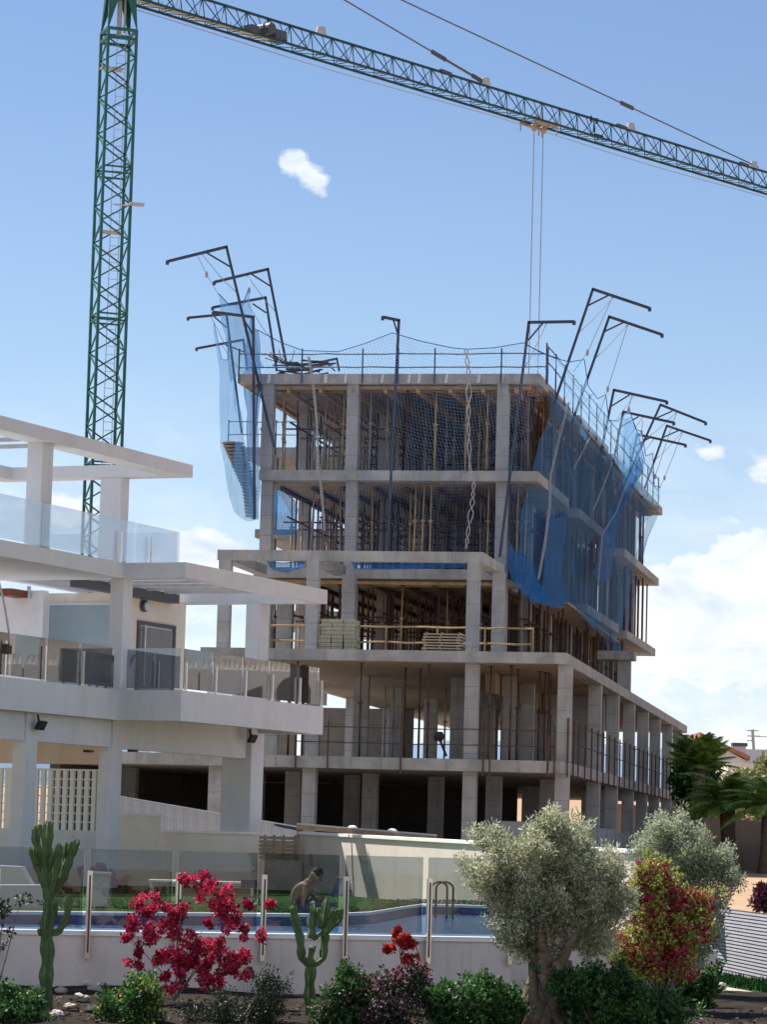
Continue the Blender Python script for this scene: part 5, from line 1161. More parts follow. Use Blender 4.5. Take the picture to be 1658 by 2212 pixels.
def leaves(name, m, centres, n, L_, Wd, spread, parent, seed=1, up=.0, flat_=0.0, tri=False):
    """many small leaf faces scattered round clump centres (numpy)"""
    rs = np.random.RandomState(seed); C_ = np.array([tuple(c) for c in centres], float); S = np.array(spread) if hasattr(spread, '__len__') else np.full(len(C_), spread)
    k = rs.randint(0, len(C_), n); d = rs.normal(size=(n, 3)); d /= np.linalg.norm(d, axis=1)[:, None]
    r = rs.rand(n) ** .45; c = C_[k] + d * (r * S[k])[:, None]
    t = rs.normal(size=(n, 3)) + d * .9 + np.array([0, 0, up]); t /= np.linalg.norm(t, axis=1)[:, None]
    q = rs.normal(size=(n, 3)); s = np.cross(t, q); s /= np.linalg.norm(s, axis=1)[:, None]
    l = (L_ * (0.6 + .8 * rs.rand(n)))[:, None]; w_ = (Wd * (0.6 + .8 * rs.rand(n)))[:, None]
    v = np.stack([c, c + t * l * .5 + s * w_ * .5, c + t * l, c + t * l * .5 - s * w_ * .5], 1).reshape(-1, 3)
    o0 = np.array(tuple(ORG[parent.name])) if parent is not None else C_[0]
    v = v - o0; me = bpy.data.meshes.new(name); me.vertices.add(4 * n); me.vertices.foreach_set('co', v.ravel())
    me.loops.add(4 * n); me.loops.foreach_set('vertex_index', np.arange(4 * n)); me.polygons.add(n); me.polygons.foreach_set('loop_start', np.arange(n) * 4)
    me.update(calc_edges=True); me.validate(); me.materials.append(m); ob = bpy.data.objects.new(name, me); col.objects.link(ob)
    if parent is not None: ob.parent = parent; ORG[ob.name] = ORG[parent.name]
    else: ob.location = o0
    return ob
def blob(c, rx, ry, rz, n, seed, shell=.55, r=.2, low=-1.0):
    rs = random.Random(seed); out = []
    while len(out) < n:
        v = V((rs.gauss(0, 1), rs.gauss(0, 1), rs.gauss(0, 1))).normalized()
        if v.z < low: continue
        k = shell + (1 - shell) * rs.random(); k *= 1 + .22 * noise.noise(v * 2.2 + V((seed, 0, 0)))
        out.append(c + V((v.x * rx * k, v.y * ry * k, v.z * rz * k)))
    return out
def px_w(px, Y): return px / FPX * Y
# ---- olive trees
def olive(base, Y, crown, label, seed, leafm, nl, trunk_w, th, blobs):
    b = at(*base, Y); b.z = min(b.z, gz_at(b.x, Y)); t = thing('olive_tree', b, label, 'tree')
    rs = random.Random(seed); th = at(base[0], th, Y).z - b.z; fork = b + Z * th
    m = MB(); 
    for k in range(9):                          # fluted gnarled trunk: several twisting strands
        a = k / 9 * 6.28; pts = []; rad = []
        for i in range(9):
            s = i / 8; ang = a + s * 1.1; rr = trunk_w * (.62 - .40 * s + .45 * max(0, .25 - s)) * (1 + .15 * math.sin(7 * s + k)); pts.append(b + V((math.cos(ang) * rr, math.sin(ang) * rr * .9, s * th - .1)) + V((rs.uniform(-.01, .01), 0, 0))); rad.append(trunk_w * (.36 - .20 * s) * (1 + .3 * math.sin(11 * s + k * 2)))
        m.tube(pts, rad, 8)
    for k in range(7):
        a = k * .9 + .4; m.tube([b + V((math.cos(a) * trunk_w * .55, math.sin(a) * trunk_w * .5, th * .9)), b + V((math.cos(a + .5) * trunk_w * .62, math.sin(a + .5) * trunk_w * .6, th * .55)), b + V((math.cos(a + .9) * trunk_w * .8, math.sin(a + .9) * trunk_w * .7, th * .25)), b + V((math.cos(a + 1) * trunk_w * 1.3, math.sin(a + 1) * trunk_w * 1.1, -.05))], [trunk_w * .13, trunk_w * .2, trunk_w * .24, trunk_w * .2], 6)
    m.tube([b - Z * .1, b + Z * th * .5, b + Z * (th + .05)], [trunk_w * .8, trunk_w * .62, trunk_w * .25], 10)
    for k in range(5):
        a = k * 1.257 + .5; d = V((math.cos(a), math.sin(a) * .8, 0)); m.tube([b + Z * (th * .72) + d * trunk_w * .15, b + Z * (th * .95) + d * trunk_w * .5, b + Z * (th + .14) + d * (trunk_w * .75 + .02), b + Z * (th + .3) + d * (trunk_w + .06)], [trunk_w * .26, trunk_w * .2, trunk_w * .09, .01], 7)
    for k in range(5):
        a = k / 5 * 6.28 + .3; m.tube([b + V((math.cos(a) * trunk_w * .4, math.sin(a) * trunk_w * .4, .2)), b + V((math.cos(a) * trunk_w * 1.1, math.sin(a) * trunk_w, -.02)), b + V((math.cos(a) * trunk_w * 1.7, math.sin(a) * trunk_w * 1.4, -.16))], [trunk_w * .4, trunk_w * .3, trunk_w * .12], 7)
    for i, q in enumerate(m.v):
        v = V(q); d = V((v.x - b.x, v.y - b.y, 0)); f = noise.noise(v * 7) * .045 + noise.noise(V((v.x * 22, v.y * 22, v.z * 8))) * .03; m.v[i] = tuple(v + (d.normalized() if d.length > .01 else V((0, 0, 0))) * f)
    fixn(m.build('trunk', M['bark'], t, True))
    cs = []
    for (px, py, rx, ry, n, dy) in blobs: cs += blob(at(px, py, Y + dy), px_w(rx, Y), px_w((rx + ry) * .5, Y), px_w(ry, Y), n, seed + px, .35)
    lm = MB()
    for i in range(0, len(cs), 6):
        c = cs[i]; mid = fork.lerp(c, .45) + Z * .08; lm.tube([fork - Z * .05, mid, c.lerp(fork, .12)], [.035, .014, .004], 5)
    lm.build('branch', M['bark2'], t)
    leaves('crown', leafm, cs, nl, .044, .015, .115, t, seed)
    sp_ = random.Random(seed + 1).sample(cs, len(cs) // 2); sp_ = [c + (c - fork).normalized() * .10 for c in sp_]; leaves('sprays', leafm, sp_, nl // 7, .05, .015, .085, t, seed + 3, up=.8); return t
olive((1190, 2150), 34.4, 0, 'silvery old olive tree with a thick gnarled trunk right of the pool wall', 5, M['olive'], 66000, .34, 2060,
      [(1130, 1870, 95, 75, 60, 0), (1230, 1850, 100, 80, 70, .1), (1060, 1900, 60, 55, 30, 0), (1200, 1960, 120, 70, 70, 0), (1110, 1990, 70, 55, 30, -.1), (1290, 1930, 70, 90, 50, .1), (1190, 1795, 55, 35, 26, .1), (1060, 1815, 42, 26, 14, .1), (1150, 2035, 60, 36, 22, 0), (1275, 2030, 60, 40, 24, .1), (1330, 1960, 40, 60, 16, .2)])
olive((1470, 2200), 39.5, 0, 'second olive tree farther right with a round silvery crown behind the red bush', 9, M['olive2'], 36000, .12, 2080,
      [(1460, 1850, 90, 90, 60, 0), (1530, 1890, 70, 80, 50, 0), (1440, 1800, 60, 50, 30, 0), (1510, 1980, 70, 80, 50, 0), (1400, 1860, 40, 60, 20, 0), (1490, 2060, 60, 50, 30, 0), (1570, 1880, 34, 50, 16, 0)])
# ---- shrubs
def shrub(name, label, blobs, Y, mats, seed, L_=.05, W_=.028, cat='shrub', sp=.10, group=None, stems=True):
    c0 = at(blobs[0][0], blobs[0][1] + blobs[0][3], Y); t = thing(name, (c0.x, Y, gz_at(c0.x, Y)), label, cat, group)
    cs = []
    for (px, py, rx, ry, n) in blobs: cs += blob(at(px, py, Y), px_w(rx, Y), px_w(rx * .9, Y), px_w(ry, Y), n, seed + px, .45, low=-.95)
    if stems:
        m = MB(); b = ORG[t.name]
        for i in range(0, len(cs), 4): m.tube([b, b.lerp(cs[i], .5) + V((0, 0, -.04)), cs[i]], [.012, .008, .003], 4)
        m.build('stem', M['bark2'], t)
    mid = sum(cs, V((0, 0, 0))) / len(cs); rt = random.Random(seed + 9); tw = [c + (c - mid) * rt.uniform(.12, .42) + Z * rt.uniform(0, .05) for c in rt.sample(cs, max(2, len(cs) // 3)) if c.z > mid.z - .1]
    if tw and name != 'climber': leaves('sprays', M[mats[0][1]], tw, max(120, mats[0][2] // 12), mats[0][3], mats[0][4] * .8, .05, t, seed + 8, up=.9)
    for k, (nm, mt, n, l, w_) in enumerate(mats): leaves(nm, M[mt], cs if k == 0 else random.Random(seed).sample(cs, max(3, len(cs) // 2)), n, l, w_, sp * (1.0 if k == 0 else 1.12), t, seed + k)
    return t
shrub('shrub', 'dark green round shrub in the bottom left corner', [(30, 2190, 75, 60, 50), (-30, 2160, 60, 50, 30)], 33.4, [('foliage', 'shrub', 9000, .05, .03)], 11)
shrub('flowering_shrub', 'dark green shrub with yellow flowers between the rocks and the crimson bougainvillea', [(280, 2175, 70, 55, 50), (310, 2140, 45, 35, 20), (240, 2200, 40, 40, 16)], 33.8, [('foliage', 'shrub', 8000, .045, .026), ('flowers', 'yellow', 1100, .035, .03)], 12)
shrub('shrub', 'dull dark bush with wispy sprigs right of the crimson bougainvillea', [(520, 2185, 80, 45, 50), (575, 2160, 42, 60, 26), (440, 2200, 50, 35, 24), (595, 2120, 18, 40, 6)], 34.0, [('foliage', 'shrubd', 8000, .04, .014)], 13)
shrub('flowering_shrub', 'green shrub sprinkled with pink flowers right of the forked cactus', [(745, 2170, 55, 60, 44), (760, 2115, 36, 34, 14), (720, 2205, 40, 30, 16)], 33.9, [('foliage', 'shrub', 6500, .045, .026), ('flowers', 'pink', 900, .03, .025)], 14)
shrub('flowering_shrub', 'bush covered in small pink flowers below the scarlet bougainvillea', [(850, 2160, 65, 62, 50), (880, 2115, 40, 34, 18), (830, 2200, 50, 34, 18)], 33.7, [('foliage', 'shrubd', 6000, .04, .022), ('flowers', 'pink', 2200, .03, .026)], 15)
shrub('shrub', 'bright leafy green shrub at the foot of the gnarled olive trunk', [(1010, 2165, 85, 48, 60), (1080, 2170, 55, 45, 34), (950, 2185, 50, 40, 20), (1040, 2210, 90, 40, 30)], 33.6, [('foliage', 'shrub', 13000, .05, .032)], 16)
shrub('shrub', 'wide dark green shrub spreading right of the olive trunk', [(1290, 2165, 75, 65, 60), (1370, 2180, 80, 60, 60), (1240, 2130, 45, 36, 24), (1440, 2195, 50, 45, 26), (1320, 2110, 40, 30, 16)], 33.9, [('foliage', 'shrub', 15000, .05, .03)], 17)
shrub('shrub', 'small dark green shrub at the right end of the planting by the stones', [(1490, 2150, 48, 46, 34), (1530, 2120, 26, 24, 12)], 37.5, [('foliage', 'shrub', 5500, .05, .03)], 18)
shrub('flowering_shrub', 'large bush of lime leaves and wine red bracts between the two olive trees', [(1430, 1960, 70, 85, 60), (1410, 1900, 45, 40, 24), (1470, 2000, 60, 80, 50), (1390, 2040, 60, 50, 30), (1450, 2070, 60, 50, 34), (1500, 1960, 34, 50, 20), (1400, 2090, 60, 44, 34), (1350, 2050, 34, 40, 16), (1380, 1930, 34, 40, 16)], 36.4, [('foliage', 'lime', 15000, .042, .028), ('bracts', 'bractd', 9000, .04, .032)], 19)
shrub('flowering_shrub', 'purple leaved bush at the right picture edge above the slatted wall', [(1650, 1942, 34, 24, 20), (1690, 1935, 40, 30, 20)], 50, [('foliage', 'wine', 2600, .07, .04)], 20)
shrub('climber', 'sparse dark sprigs reaching in at the left picture edge', [(-14, 1960, 30, 30, 8), (12, 1965, 22, 12, 6), (60, 1947, 30, 3, 5), (14, 2010, 20, 14, 4), (0, 2045, 22, 6, 4)], 34.2, [('foliage', 'shrubd', 330, .05, .03)], 21, sp=.06)
# ---- bougainvilleas: bare stems carrying bract clusters
def boug(label, base, Y, clusters, mt, seed, n, stems=()):
    b = at(*base, Y); b.z = gz_at(b.x, Y); t = thing('bougainvillea', b, label, 'bougainvillea')
    cs = []; S = []; m = MB(); rs = random.Random(seed)
    for (px, py, r) in clusters:
        c = at(px, py, Y + rs.uniform(-.12, .12)); k = max(3, int(r * r / 70))
        for _ in range(k): cs.append(c + V((rs.gauss(0, 1), rs.gauss(0, .8), rs.gauss(0, 1))) * px_w(r * .6, Y)); S.append(px_w(min(r, 14) * .7, Y))
        m.tube([b, b.lerp(c, .35) + V((rs.uniform(-.05, .05), 0, .10)), b.lerp(c, .75) + V((rs.uniform(-.04, .04), 0, .06)), c], [.010, .006, .004, .002], 5) if rs.random() < .16 else None
    for pts in stems: m.tube([at(*p, Y) for p in pts], .006, 5)
    m.build('stem', M['bark2'], t); leaves('bracts', M[mt], cs, n, .034, .030, S, t, seed)
    leaves('foliage', M['shrubd'], cs, n // 6, .045, .028, [s * 1.3 for s in S], t, seed + 5); return t
def z4p(x, y): return x / 1.507 / 1.8178, (2800 + y / 1.507) / 1.8178
CL = [(1090, 985, 38), (1190, 985, 55), (1190, 1040, 45), (950, 1085, 42), (1330, 1080, 60), (1320, 1130, 55), (1465, 1150, 28), (1590, 1125, 30), (830, 1145, 60), (900, 1170, 55), (1030, 1190, 60), (1070, 1150, 35), (1370, 1180, 60), (1310, 1160, 40),
      (770, 1270, 55), (860, 1300, 50), (900, 1330, 50), (1010, 1270, 65), (1050, 1300, 45), (1130, 1340, 50), (1380, 1265, 45), (1430, 1300, 30), (1520, 1315, 36), (750, 1345, 26), (815, 1410, 26), (795, 1490, 30), (930, 1420, 40), (1000, 1430, 40), (1050, 1430, 55), (1130, 1400, 60), (1180, 1470, 75),
      (1090, 1480, 60), (1060, 1520, 45), (1150, 1530, 60), (1270, 1370, 55), (1320, 1380, 40), (1290, 1450, 50), (1360, 1480, 70), (1430, 1450, 50), (1380, 1530, 50), (1480, 1530, 32), (1240, 1590, 42), (1300, 1620, 36), (1030, 1640, 34), (1220, 1530, 40), (980, 1560, 20), (1240, 1240, 20)]
boug('tall crimson bougainvillea in bloom before the pool wall at left', z4p(1030, 1720), 35.2, [(*z4p(x, y), r / 2.74) for x, y, r in CL], 'bract', 31, 13500)
def z5p(x, y): return (900 + x / 1.507) / 1.8178, (2900 + y / 1.507) / 1.8178
boug('small scarlet bougainvillea rising above the pink flowered bush', z5p(1040, 1560), 34.8, [(*z5p(x, y), r / 2.74) for x, y, r in ((1000, 1135, 16), (1010, 1190, 40), (1030, 1225, 38), (1075, 1190, 26), (1050, 1340, 50), (1100, 1350, 50), (1000, 1385, 34), (1090, 1390, 44), (1130, 1370, 28), (930, 1250, 10))], 'bractr', 32, 3000,
     stems=([z5p(1090, 1190), z5p(1130, 1290), z5p(1140, 1400), z5p(1145, 1480)], [z5p(1010, 1240), z5p(1020, 1330), z5p(1030, 1400)]))
# ---- candelabra cacti
def ribbed(mb, pts, r, ribs=5, ph=0.0, scal=.14):
    r = r * .70
    pts = [V(p) for p in pts]; fine = []
    for i in range(len(pts) - 1):
        for k in range(5): fine.append(pts[i].lerp(pts[i + 1], k / 5))
    fine.append(pts[-1]); L_ = sum((fine[i + 1] - fine[i]).length for i in range(len(fine) - 1)); n = len(fine); k0 = len(mb.v); nn = ribs * 4; s = 0; px = None
    for i, p in enumerate(fine):
        tn = (fine[min(i + 1, n - 1)] - fine[max(i - 1, 0)]).normalized()
        x = tn.cross(V((0, 1, 0))).normalized() if px is None else (px - tn * px.dot(tn)).normalized(); px = x; y = tn.cross(x)
        if i: s += (p - fine[i - 1]).length
        f = s / L_; rr = r * (.80 + .2 * min(1, f * 6)) * (1 + scal * math.sin(s / r * 1.6)) * (1 if f < .93 else max(.35, math.sqrt(max(0, 1 - ((f - .93) / .07) ** 2) + .1)))
        for j in range(nn):
            a = 2 * math.pi * j / nn + ph; q = rr * (1.08 if j % 4 == 0 else .50 if j % 4 == 2 else .70); mb.v.append(tuple(p + (x * math.cos(a) + y * math.sin(a)) * q))
    for i in range(n - 1):
        for j in range(nn): a = k0 + i * nn + j; b = k0 + i * nn + (j + 1) % nn; mb.f.append((a, b, b + nn, a + nn))
    mb.f.append(tuple(k0 + (n - 1) * nn + j for j in range(nn)))
def cactus(label, zf, Y, base, stem, arms):
    b = at(*zf(*base), Y); b.z = min(b.z, gz_at(b.x, Y)); t = thing('candelabra_cactus', b, label, 'cactus')
    m = MB(); ribbed(m, [b] + [at(*zf(x, y), Y) for x, y in stem[0]], stem[1]); fixn(m.build('trunk', M['cactus'], t))
    for k, (pts, r, dy) in enumerate(arms):
        m = MB(); n = len(pts); ribbed(m, [at(*zf(x, y), Y + dy * i / (n - 1)) for i, (x, y) in enumerate(pts)], r, 4, k * .7); fixn(m.build('arm', M['cactus'], t))
cactus('tall dark green candelabra cactus with many crowded arms at left', z4p, 35.0, (280, 1700), ([(275, 1560), (285, 1440), (275, 1300), (290, 1180), (290, 1100)], .105),
       [([(290, 1120), (275, 1000), (275, 880), (278, 760), (285, 640)], .082, -.05), ([(280, 1080), (235, 960), (200, 870), (183, 790)], .055, .05), ([(270, 940), (235, 840), (212, 760), (205, 670)], .062, 0),
        ([(300, 1090), (330, 960), (345, 860), (348, 770)], .058, -.1), ([(310, 1080), (365, 980), (385, 880), (390, 765)], .055, .1), ([(330, 1060), (380, 970), (420, 850), (462, 745)], .055, 0),
        ([(385, 900), (405, 840), (424, 760)], .045, .05), ([(280, 960), (300, 880), (320, 820)], .05, -.12), ([(255, 740), (240, 690), (232, 655)], .045, 0), ([(225, 900), (200, 850), (196, 800)], .045, -.08),
        ([(300, 1305), (350, 1290), (395, 1210), (410, 1080)], .068, 0), ([(275, 1300), (240, 1300), (235, 1270)], .052, 0), ([(335, 1110), (325, 1200), (315, 1160)], .04, .05)])
cactus('forked green candelabra cactus with upright arms in the middle of the garden', z5p, 34.5, (490, 1680), ([(480, 1560), (480, 1450), (490, 1340)], .085),
       [([(490, 1350), (430, 1300), (420, 1180), (395, 1080), (375, 985)], .060, 0), ([(490, 1350), (480, 1300), (492, 1250), (495, 1230)], .062, -.06), ([(500, 1340), (555, 1300), (570, 1180), (560, 1060), (580, 945)], .058, .04),
        ([(505, 1190), (490, 1100), (500, 1000), (495, 965)], .050, .1), ([(480, 1180), (485, 1110), (470, 1060)], .045, .1), ([(565, 1150), (620, 1100), (660, 1060), (655, 1000)], .050, 0), ([(590, 1130), (600, 1060), (615, 1010)], .046, -.05),
        ([(405, 1150), (380, 1060), (385, 1000)], .046, .08), ([(500, 1190), (560, 1140), (600, 1100), (640, 1010)], .042, .1), ([(540, 1120), (525, 1050), (530, 1000)], .044, .12)])
# ---- rocks
rkp = [(165, 2128, 26, 34.5, 'pale flat rock at the foot of the tall cactus'), (205, 2140, 20, 34.2, 'pale rock right of the tall cactus foot'), (130, 2145, 18, 34.2, 'brownish rock left below the tall cactus'), (175, 2160, 20, 34, 'round whitish rock beside the yellow flowered shrub'), (150, 2180, 17, 33.8, 'small grey rock low in the left bed'), (200, 2185, 14, 33.7, 'white chipped rock low in the left bed'), (240, 2118, 22, 35.2, 'grey flat slab stone against the wall foot at left'), (330, 2120, 18, 35.3, 'pale stone by the wall behind the crimson bougainvillea'), (445, 2125, 26, 35.2, 'low flat pale stone right of the crimson bougainvillea'), (635, 2128, 20, 35, 'small pale stone left of the forked cactus foot'), (690, 2205, 16, 33.7, 'grey stone right of the forked cactus foot'), (80, 2140, 16, 34.3, 'small pale rock near the left corner shrub'), (120, 2195, 18, 33.6, 'dusty rock right of the left corner shrub'),
       (1540, 2160, 24, 37.2, 'rough grey stone at the end of the planting'), (1520, 2195, 26, 36, 'light grey broken stone below the small shrub'), (1555, 2130, 20, 38, 'upright grey stone beside the kerb end'), (1500, 2210, 20, 35, 'flat grey stone at the bottom edge')]
for i, (px, py, r, Y, lb_) in enumerate(rkp):
    c = at(px, py, Y); 
    for _y in range(400):
        c = at(px, py, 30 + _y * .03)
        if c.z < (gz_at(c.x, c.y) if px < 1400 else -2.0 - (41.3 - c.y) * .044): c.z += .03
        else: continue
        break
    bmm = bmesh.new(); bmesh.ops.create_icosphere(bmm, subdivisions=3, radius=px_w(r, Y))
    for v in bmm.verts: v.co = V((v.co.x, v.co.y * .9, v.co.z * .55)) * (1 + .55 * noise.noise(v.co * 9 + V((i * 7, 0, 0))) + .25 * noise.noise(v.co * 24 + V((0, i * 3, 0)))) * .8
    me = bpy.data.meshes.new('garden_rock'); bmm.to_mesh(me); bmm.free(); me.materials.append(M['stone']); o = bpy.data.objects.new('garden_rock', me); col.objects.link(o); o.location = c; tag(o, lb_, 'rock', 'rocks in the garden bed')
# pale chippings in drifts along the wall foot
mb = MB(); rnd = random.Random(18); dr = [down(px, 2140, -1.86) for px in (110, 150, 190, 240, 300, 360, 420, 470, 640, 700)]
for _ in range(1500):
    q = rnd.choice(dr); x, Y = q.x + rnd.gauss(0, .16), q.y + rnd.gauss(0, .16); r = rnd.uniform(.012, .045); z = gz_at(x, Y) + .01
    k = [V((rnd.uniform(-r, r), rnd.uniform(-r, r), rnd.uniform(-.3 * r, r))) + V((x, Y, z)) for _ in range(4)]; mb.add(k, [(0, 1, 2), (0, 2, 3), (0, 3, 1), (1, 3, 2)])
tag(mb.build('white_gravel', M['coping']), kind='stuff')
# gravel and mulch crumbs
mb = MB(); rnd = random.Random(8)
for _ in range(2600):
    x = rnd.uniform(-5, 5.5); Y = rnd.uniform(32.5, 36.6); r = rnd.uniform(.012, .045); z = gz_at(x, Y)
    k = [V((rnd.uniform(-r, r), rnd.uniform(-r, r), rnd.uniform(-.3 * r, r))) + V((x, Y, z)) for _ in range(4)]; mb.add(k, [(0, 1, 2), (0, 2, 3), (0, 3, 1), (1, 3, 2)])
tag(mb.build('mulch_gravel', M['gravel']), kind='stuff')

# ================================================================== RIGHT SIDE GROUND
# slatted retaining wall running away from us
t = thing('slatted_wall', at(1600, 2120, 48), 'grey horizontally grooved retaining wall at the right edge above a strip of grass', 'wall')
a = at(1380, 1990, 58); b = at(1800, 2000, 42.5); a.z = b.z = 0; d = (b - a); nrm = V((d.y, -d.x, 0)).normalized(); m = MB()
zt, zb2 = -.93, -2.3; n = 26
for i in range(n):
    z = zb2 + (zt - zb2) * i / n; h = (zt - zb2) / n; m.hexa([a + Z * z, b + Z * z, b - nrm * .02 * 0 + V((0, .1, 0)) + Z * z, a + V((0, .1, 0)) + Z * z, a + Z * (z + h * .62) + V((0, .06, 0)), b + Z * (z + h * .62) + V((0, .06, 0)), b + Z * (z + h * .62) + V((0, .1, 0)), a + Z * (z + h * .62) + V((0, .1, 0))])
m.build('slat', M['sheet'], t); MB().hexa([a + V((0, .12, 0)) + Z * -2.6, b + V((0, .12, 0)) + Z * -2.6, b + V((0, .3, 0)) + Z * -2.6, a + V((0, .3, 0)) + Z * -2.6, a + V((0, .12, 0)) + Z * zt, b + V((0, .12, 0)) + Z * zt, b + V((0, .3, 0)) + Z * zt, a + V((0, .3, 0)) + Z * zt]).build('backing', M['dark'], t)
# lower path, grass verge, kerb, rubble
g = MB(); g.prism([(3.2, 30), (14, 30), (14, 60), (3.2, 60)], -3.3, -2.62); struct(g.build('lower_ground', M['soil']))
def strip(name, pts, h, mt, kind='structure', label=None, cat=None):
    m = MB(); P = [V((p.x, p.y, 0)) for p in pts]; z = [p.z for p in pts]; n = len(P)
    m.add([(p.x, p.y, zz - h) for p, zz in zip(P, z)] + [(p.x, p.y, zz) for p, zz in zip(P, z)], [tuple(reversed(range(n))), tuple(range(n, 2 * n))] + [(i, (i + 1) % n, (i + 1) % n + n, i + n) for i in range(n)])
    o = fixn(m.build(name, M[mt])); 
    if kind: o['kind'] = kind
    return o
strip('grass_verge', [at(1480, 2118, 44), at(1760, 2162, 41.5), at(1760, 2140, 44), at(1500, 2100, 48)], .05, 'grass')
k = strip('stone_kerb', [at(1562, 2141, 41.6), at(1760, 2180, 39.8), at(1760, 2166, 40.9), at(1566, 2131, 42.8)], .12, 'pave')
mb = MB(); rnd = random.Random(5)
for _ in range(1500):
    p = down(rnd.uniform(1500, 1760), rnd.uniform(2120, 2168), -1.95); x, Y = p.x, p.y; h = rnd.uniform(.03, .10); w_ = .02; z = -1.98
    mb.add([(x - w_, Y, at(1600, 2120, 44).z + .0), (x + w_, Y, at(1600, 2120, 44).z), (x + rnd.uniform(-.04, .04), Y, at(1600, 2120, 44).z + h)], [(0, 1, 2)])
mb = MB()
for _ in range(1800):
    s, q = rnd.random(), rnd.random(); p = at(1480 + 280 * s, 2118 + 44 * s, 44 - 2.5 * s).lerp(at(1500 + 260 * s, 2100 + 40 * s, 48 - 4 * s), q); h = rnd.uniform(.04, .12); w_ = .02; a_ = rnd.random() * 3
    mb.add([p + V((-w_ * math.cos(a_), -w_ * math.sin(a_), 0)), p + V((w_ * math.cos(a_), w_ * math.sin(a_), 0)), p + V((rnd.uniform(-.04, .04), 0, h))], [(0, 1, 2)])
tag(mb.build('verge_grass', M['grass']), kind='stuff')
mb = MB()
for _ in range(1400):
    x = rnd.uniform(4.2, 6.0); Y = rnd.uniform(35, 41); r = rnd.uniform(.02, .09); z = -1.99 - (41.3 - Y) * .044
    k4 = [V((rnd.uniform(-r, r), rnd.uniform(-r, r), rnd.uniform(-.3 * r, r))) + V((x, Y, z)) for _ in range(5)]; mb.add(k4, [(0, 1, 2), (0, 2, 3), (0, 3, 1), (1, 3, 4), (2, 1, 4), (3, 2, 4)])
tag(mb.build('rubble', M['stone']), kind='stuff')
g = MB(); g.hexa([(4.0, 30, -3), (14, 30, -3), (14, 44, -3), (4.2, 44, -3), (4.0, 30, -2.5), (14, 30, -2.5), (14, 44, -1.98), (4.2, 44, -1.98)]); struct(g.build('rubble_bed', M['soil']))
# earth lot with sunlit bank
g = MB(); rows = []
for i in range(24):
    s = i / 23; Y = 50 + 75 * s; r = []
    for j in range(20):
        x = 5.2 + (Y - 50) * .055 + j * 1.6; z = -1.02 + .9 * (1 / (1 + math.exp(-(Y - 66) * .25))) * .28 + .05 * noise.noise(V((x * .4, Y * .4, 2))); r.append(V((x, Y, z)))
    rows.append(r)
g.sheet(rows); struct(g.build('earth_lot', M['earth'], None, True))
# brown boundary wall beyond, palms before the houses
t = thing('brown_wall', at(1600, 1850, 116), 'long brownish rendered wall below the palm trees at right', 'wall')
a, b = at(1380, 1748, 135), at(1800, 1790, 104); m = MB(); o = V((0, .3, 0)); a0, b0_ = V((a.x, a.y, -1.5)), V((b.x, b.y, -1.5)); am, bm_ = at(1525, 1771, 124), at(1526, 1777, 124)
m.hexa([a0, b0_, b0_ + o, a0 + o, a, b, b + o, a + o]); m.build('wall_face', M['brown'], t)
tag(fixn(MB().hexa([at(1260, 1800, 140), at(1480, 1860, 128), at(1480, 1860, 129), at(1260, 1800, 141), at(1260, 1730, 140), at(1480, 1748, 128), at(1480, 1748, 129), at(1260, 1730, 141)]).build('block_wall', M['brown'], origin=at(1480, 1860, 128))), 'taller brownish wall end just right of the building corner', 'wall')
def palm(base, Y, crown, L_, nf, label, seed, tw=.18, dense=26, leafl=.42, droop=.5):
    b = at(*base, Y); b.z = -1.6; c = at(*crown, Y); t = thing('palm_tree', b, label, 'palm'); rs = random.Random(seed)
    MB().tube([b, b.lerp(c, .5) + V((.05, 0, 0)), c], [tw * 1.3, tw, tw * 1.1], 10).build('trunk', M['bark'], t, True)
    for i in range(nf):
        a = i * 2.399 + rs.uniform(-.2, .2); el_ = R(rs.uniform(5, 88)); l = L_ * rs.uniform(.75, 1.1); d = V((math.cos(a), math.sin(a), 0)); pts = []
        for k in range(dense + 1):
            s = k / dense; pts.append(c + d * (l * s * math.cos(el_ * (1 - .4 * s))) + Z * (l * s * math.sin(el_) - l * droop * s * s))
        m = MB(); m.tube(pts, [.022 * (1 - .8 * k / dense) for k in range(dense + 1)], 4)
        for k in range(3, dense + 1):
            tn = (pts[k] - pts[k - 1]).normalized(); sd_ = tn.cross(Z).normalized(); ll = leafl * math.sin(math.pi * (.12 + .82 * k / dense)) * rs.uniform(.85, 1.1)
            for q in (-1, 1):
                for h_ in (0, .5):
                    p = pts[k].lerp(pts[k - 1], h_); tip = p + (sd_ * q * .8 + tn * .55 + Z * (-.25 + rs.uniform(-.12, .2))).normalized() * ll; w_ = tn * .045; m.add([p - w_, p + w_, tip], [(0, 1, 2)])
        m.build('frond', M['palm'], t)
    return t
palm((1500, 1760), 112, (1512, 1655), 1.45, 60, 'taller fan crowned palm right behind the concrete building corner', 3, .22, leafl=.5, droop=.25)
palm((1575, 1790), 108, (1572, 1738), 2.1, 56, 'broad low palm with long arching fronds above the brown wall', 4, .25)
palm((1650, 1790), 106, (1665, 1745), 2.0, 36, 'low palm at the right picture edge above the brown wall', 6, .25)
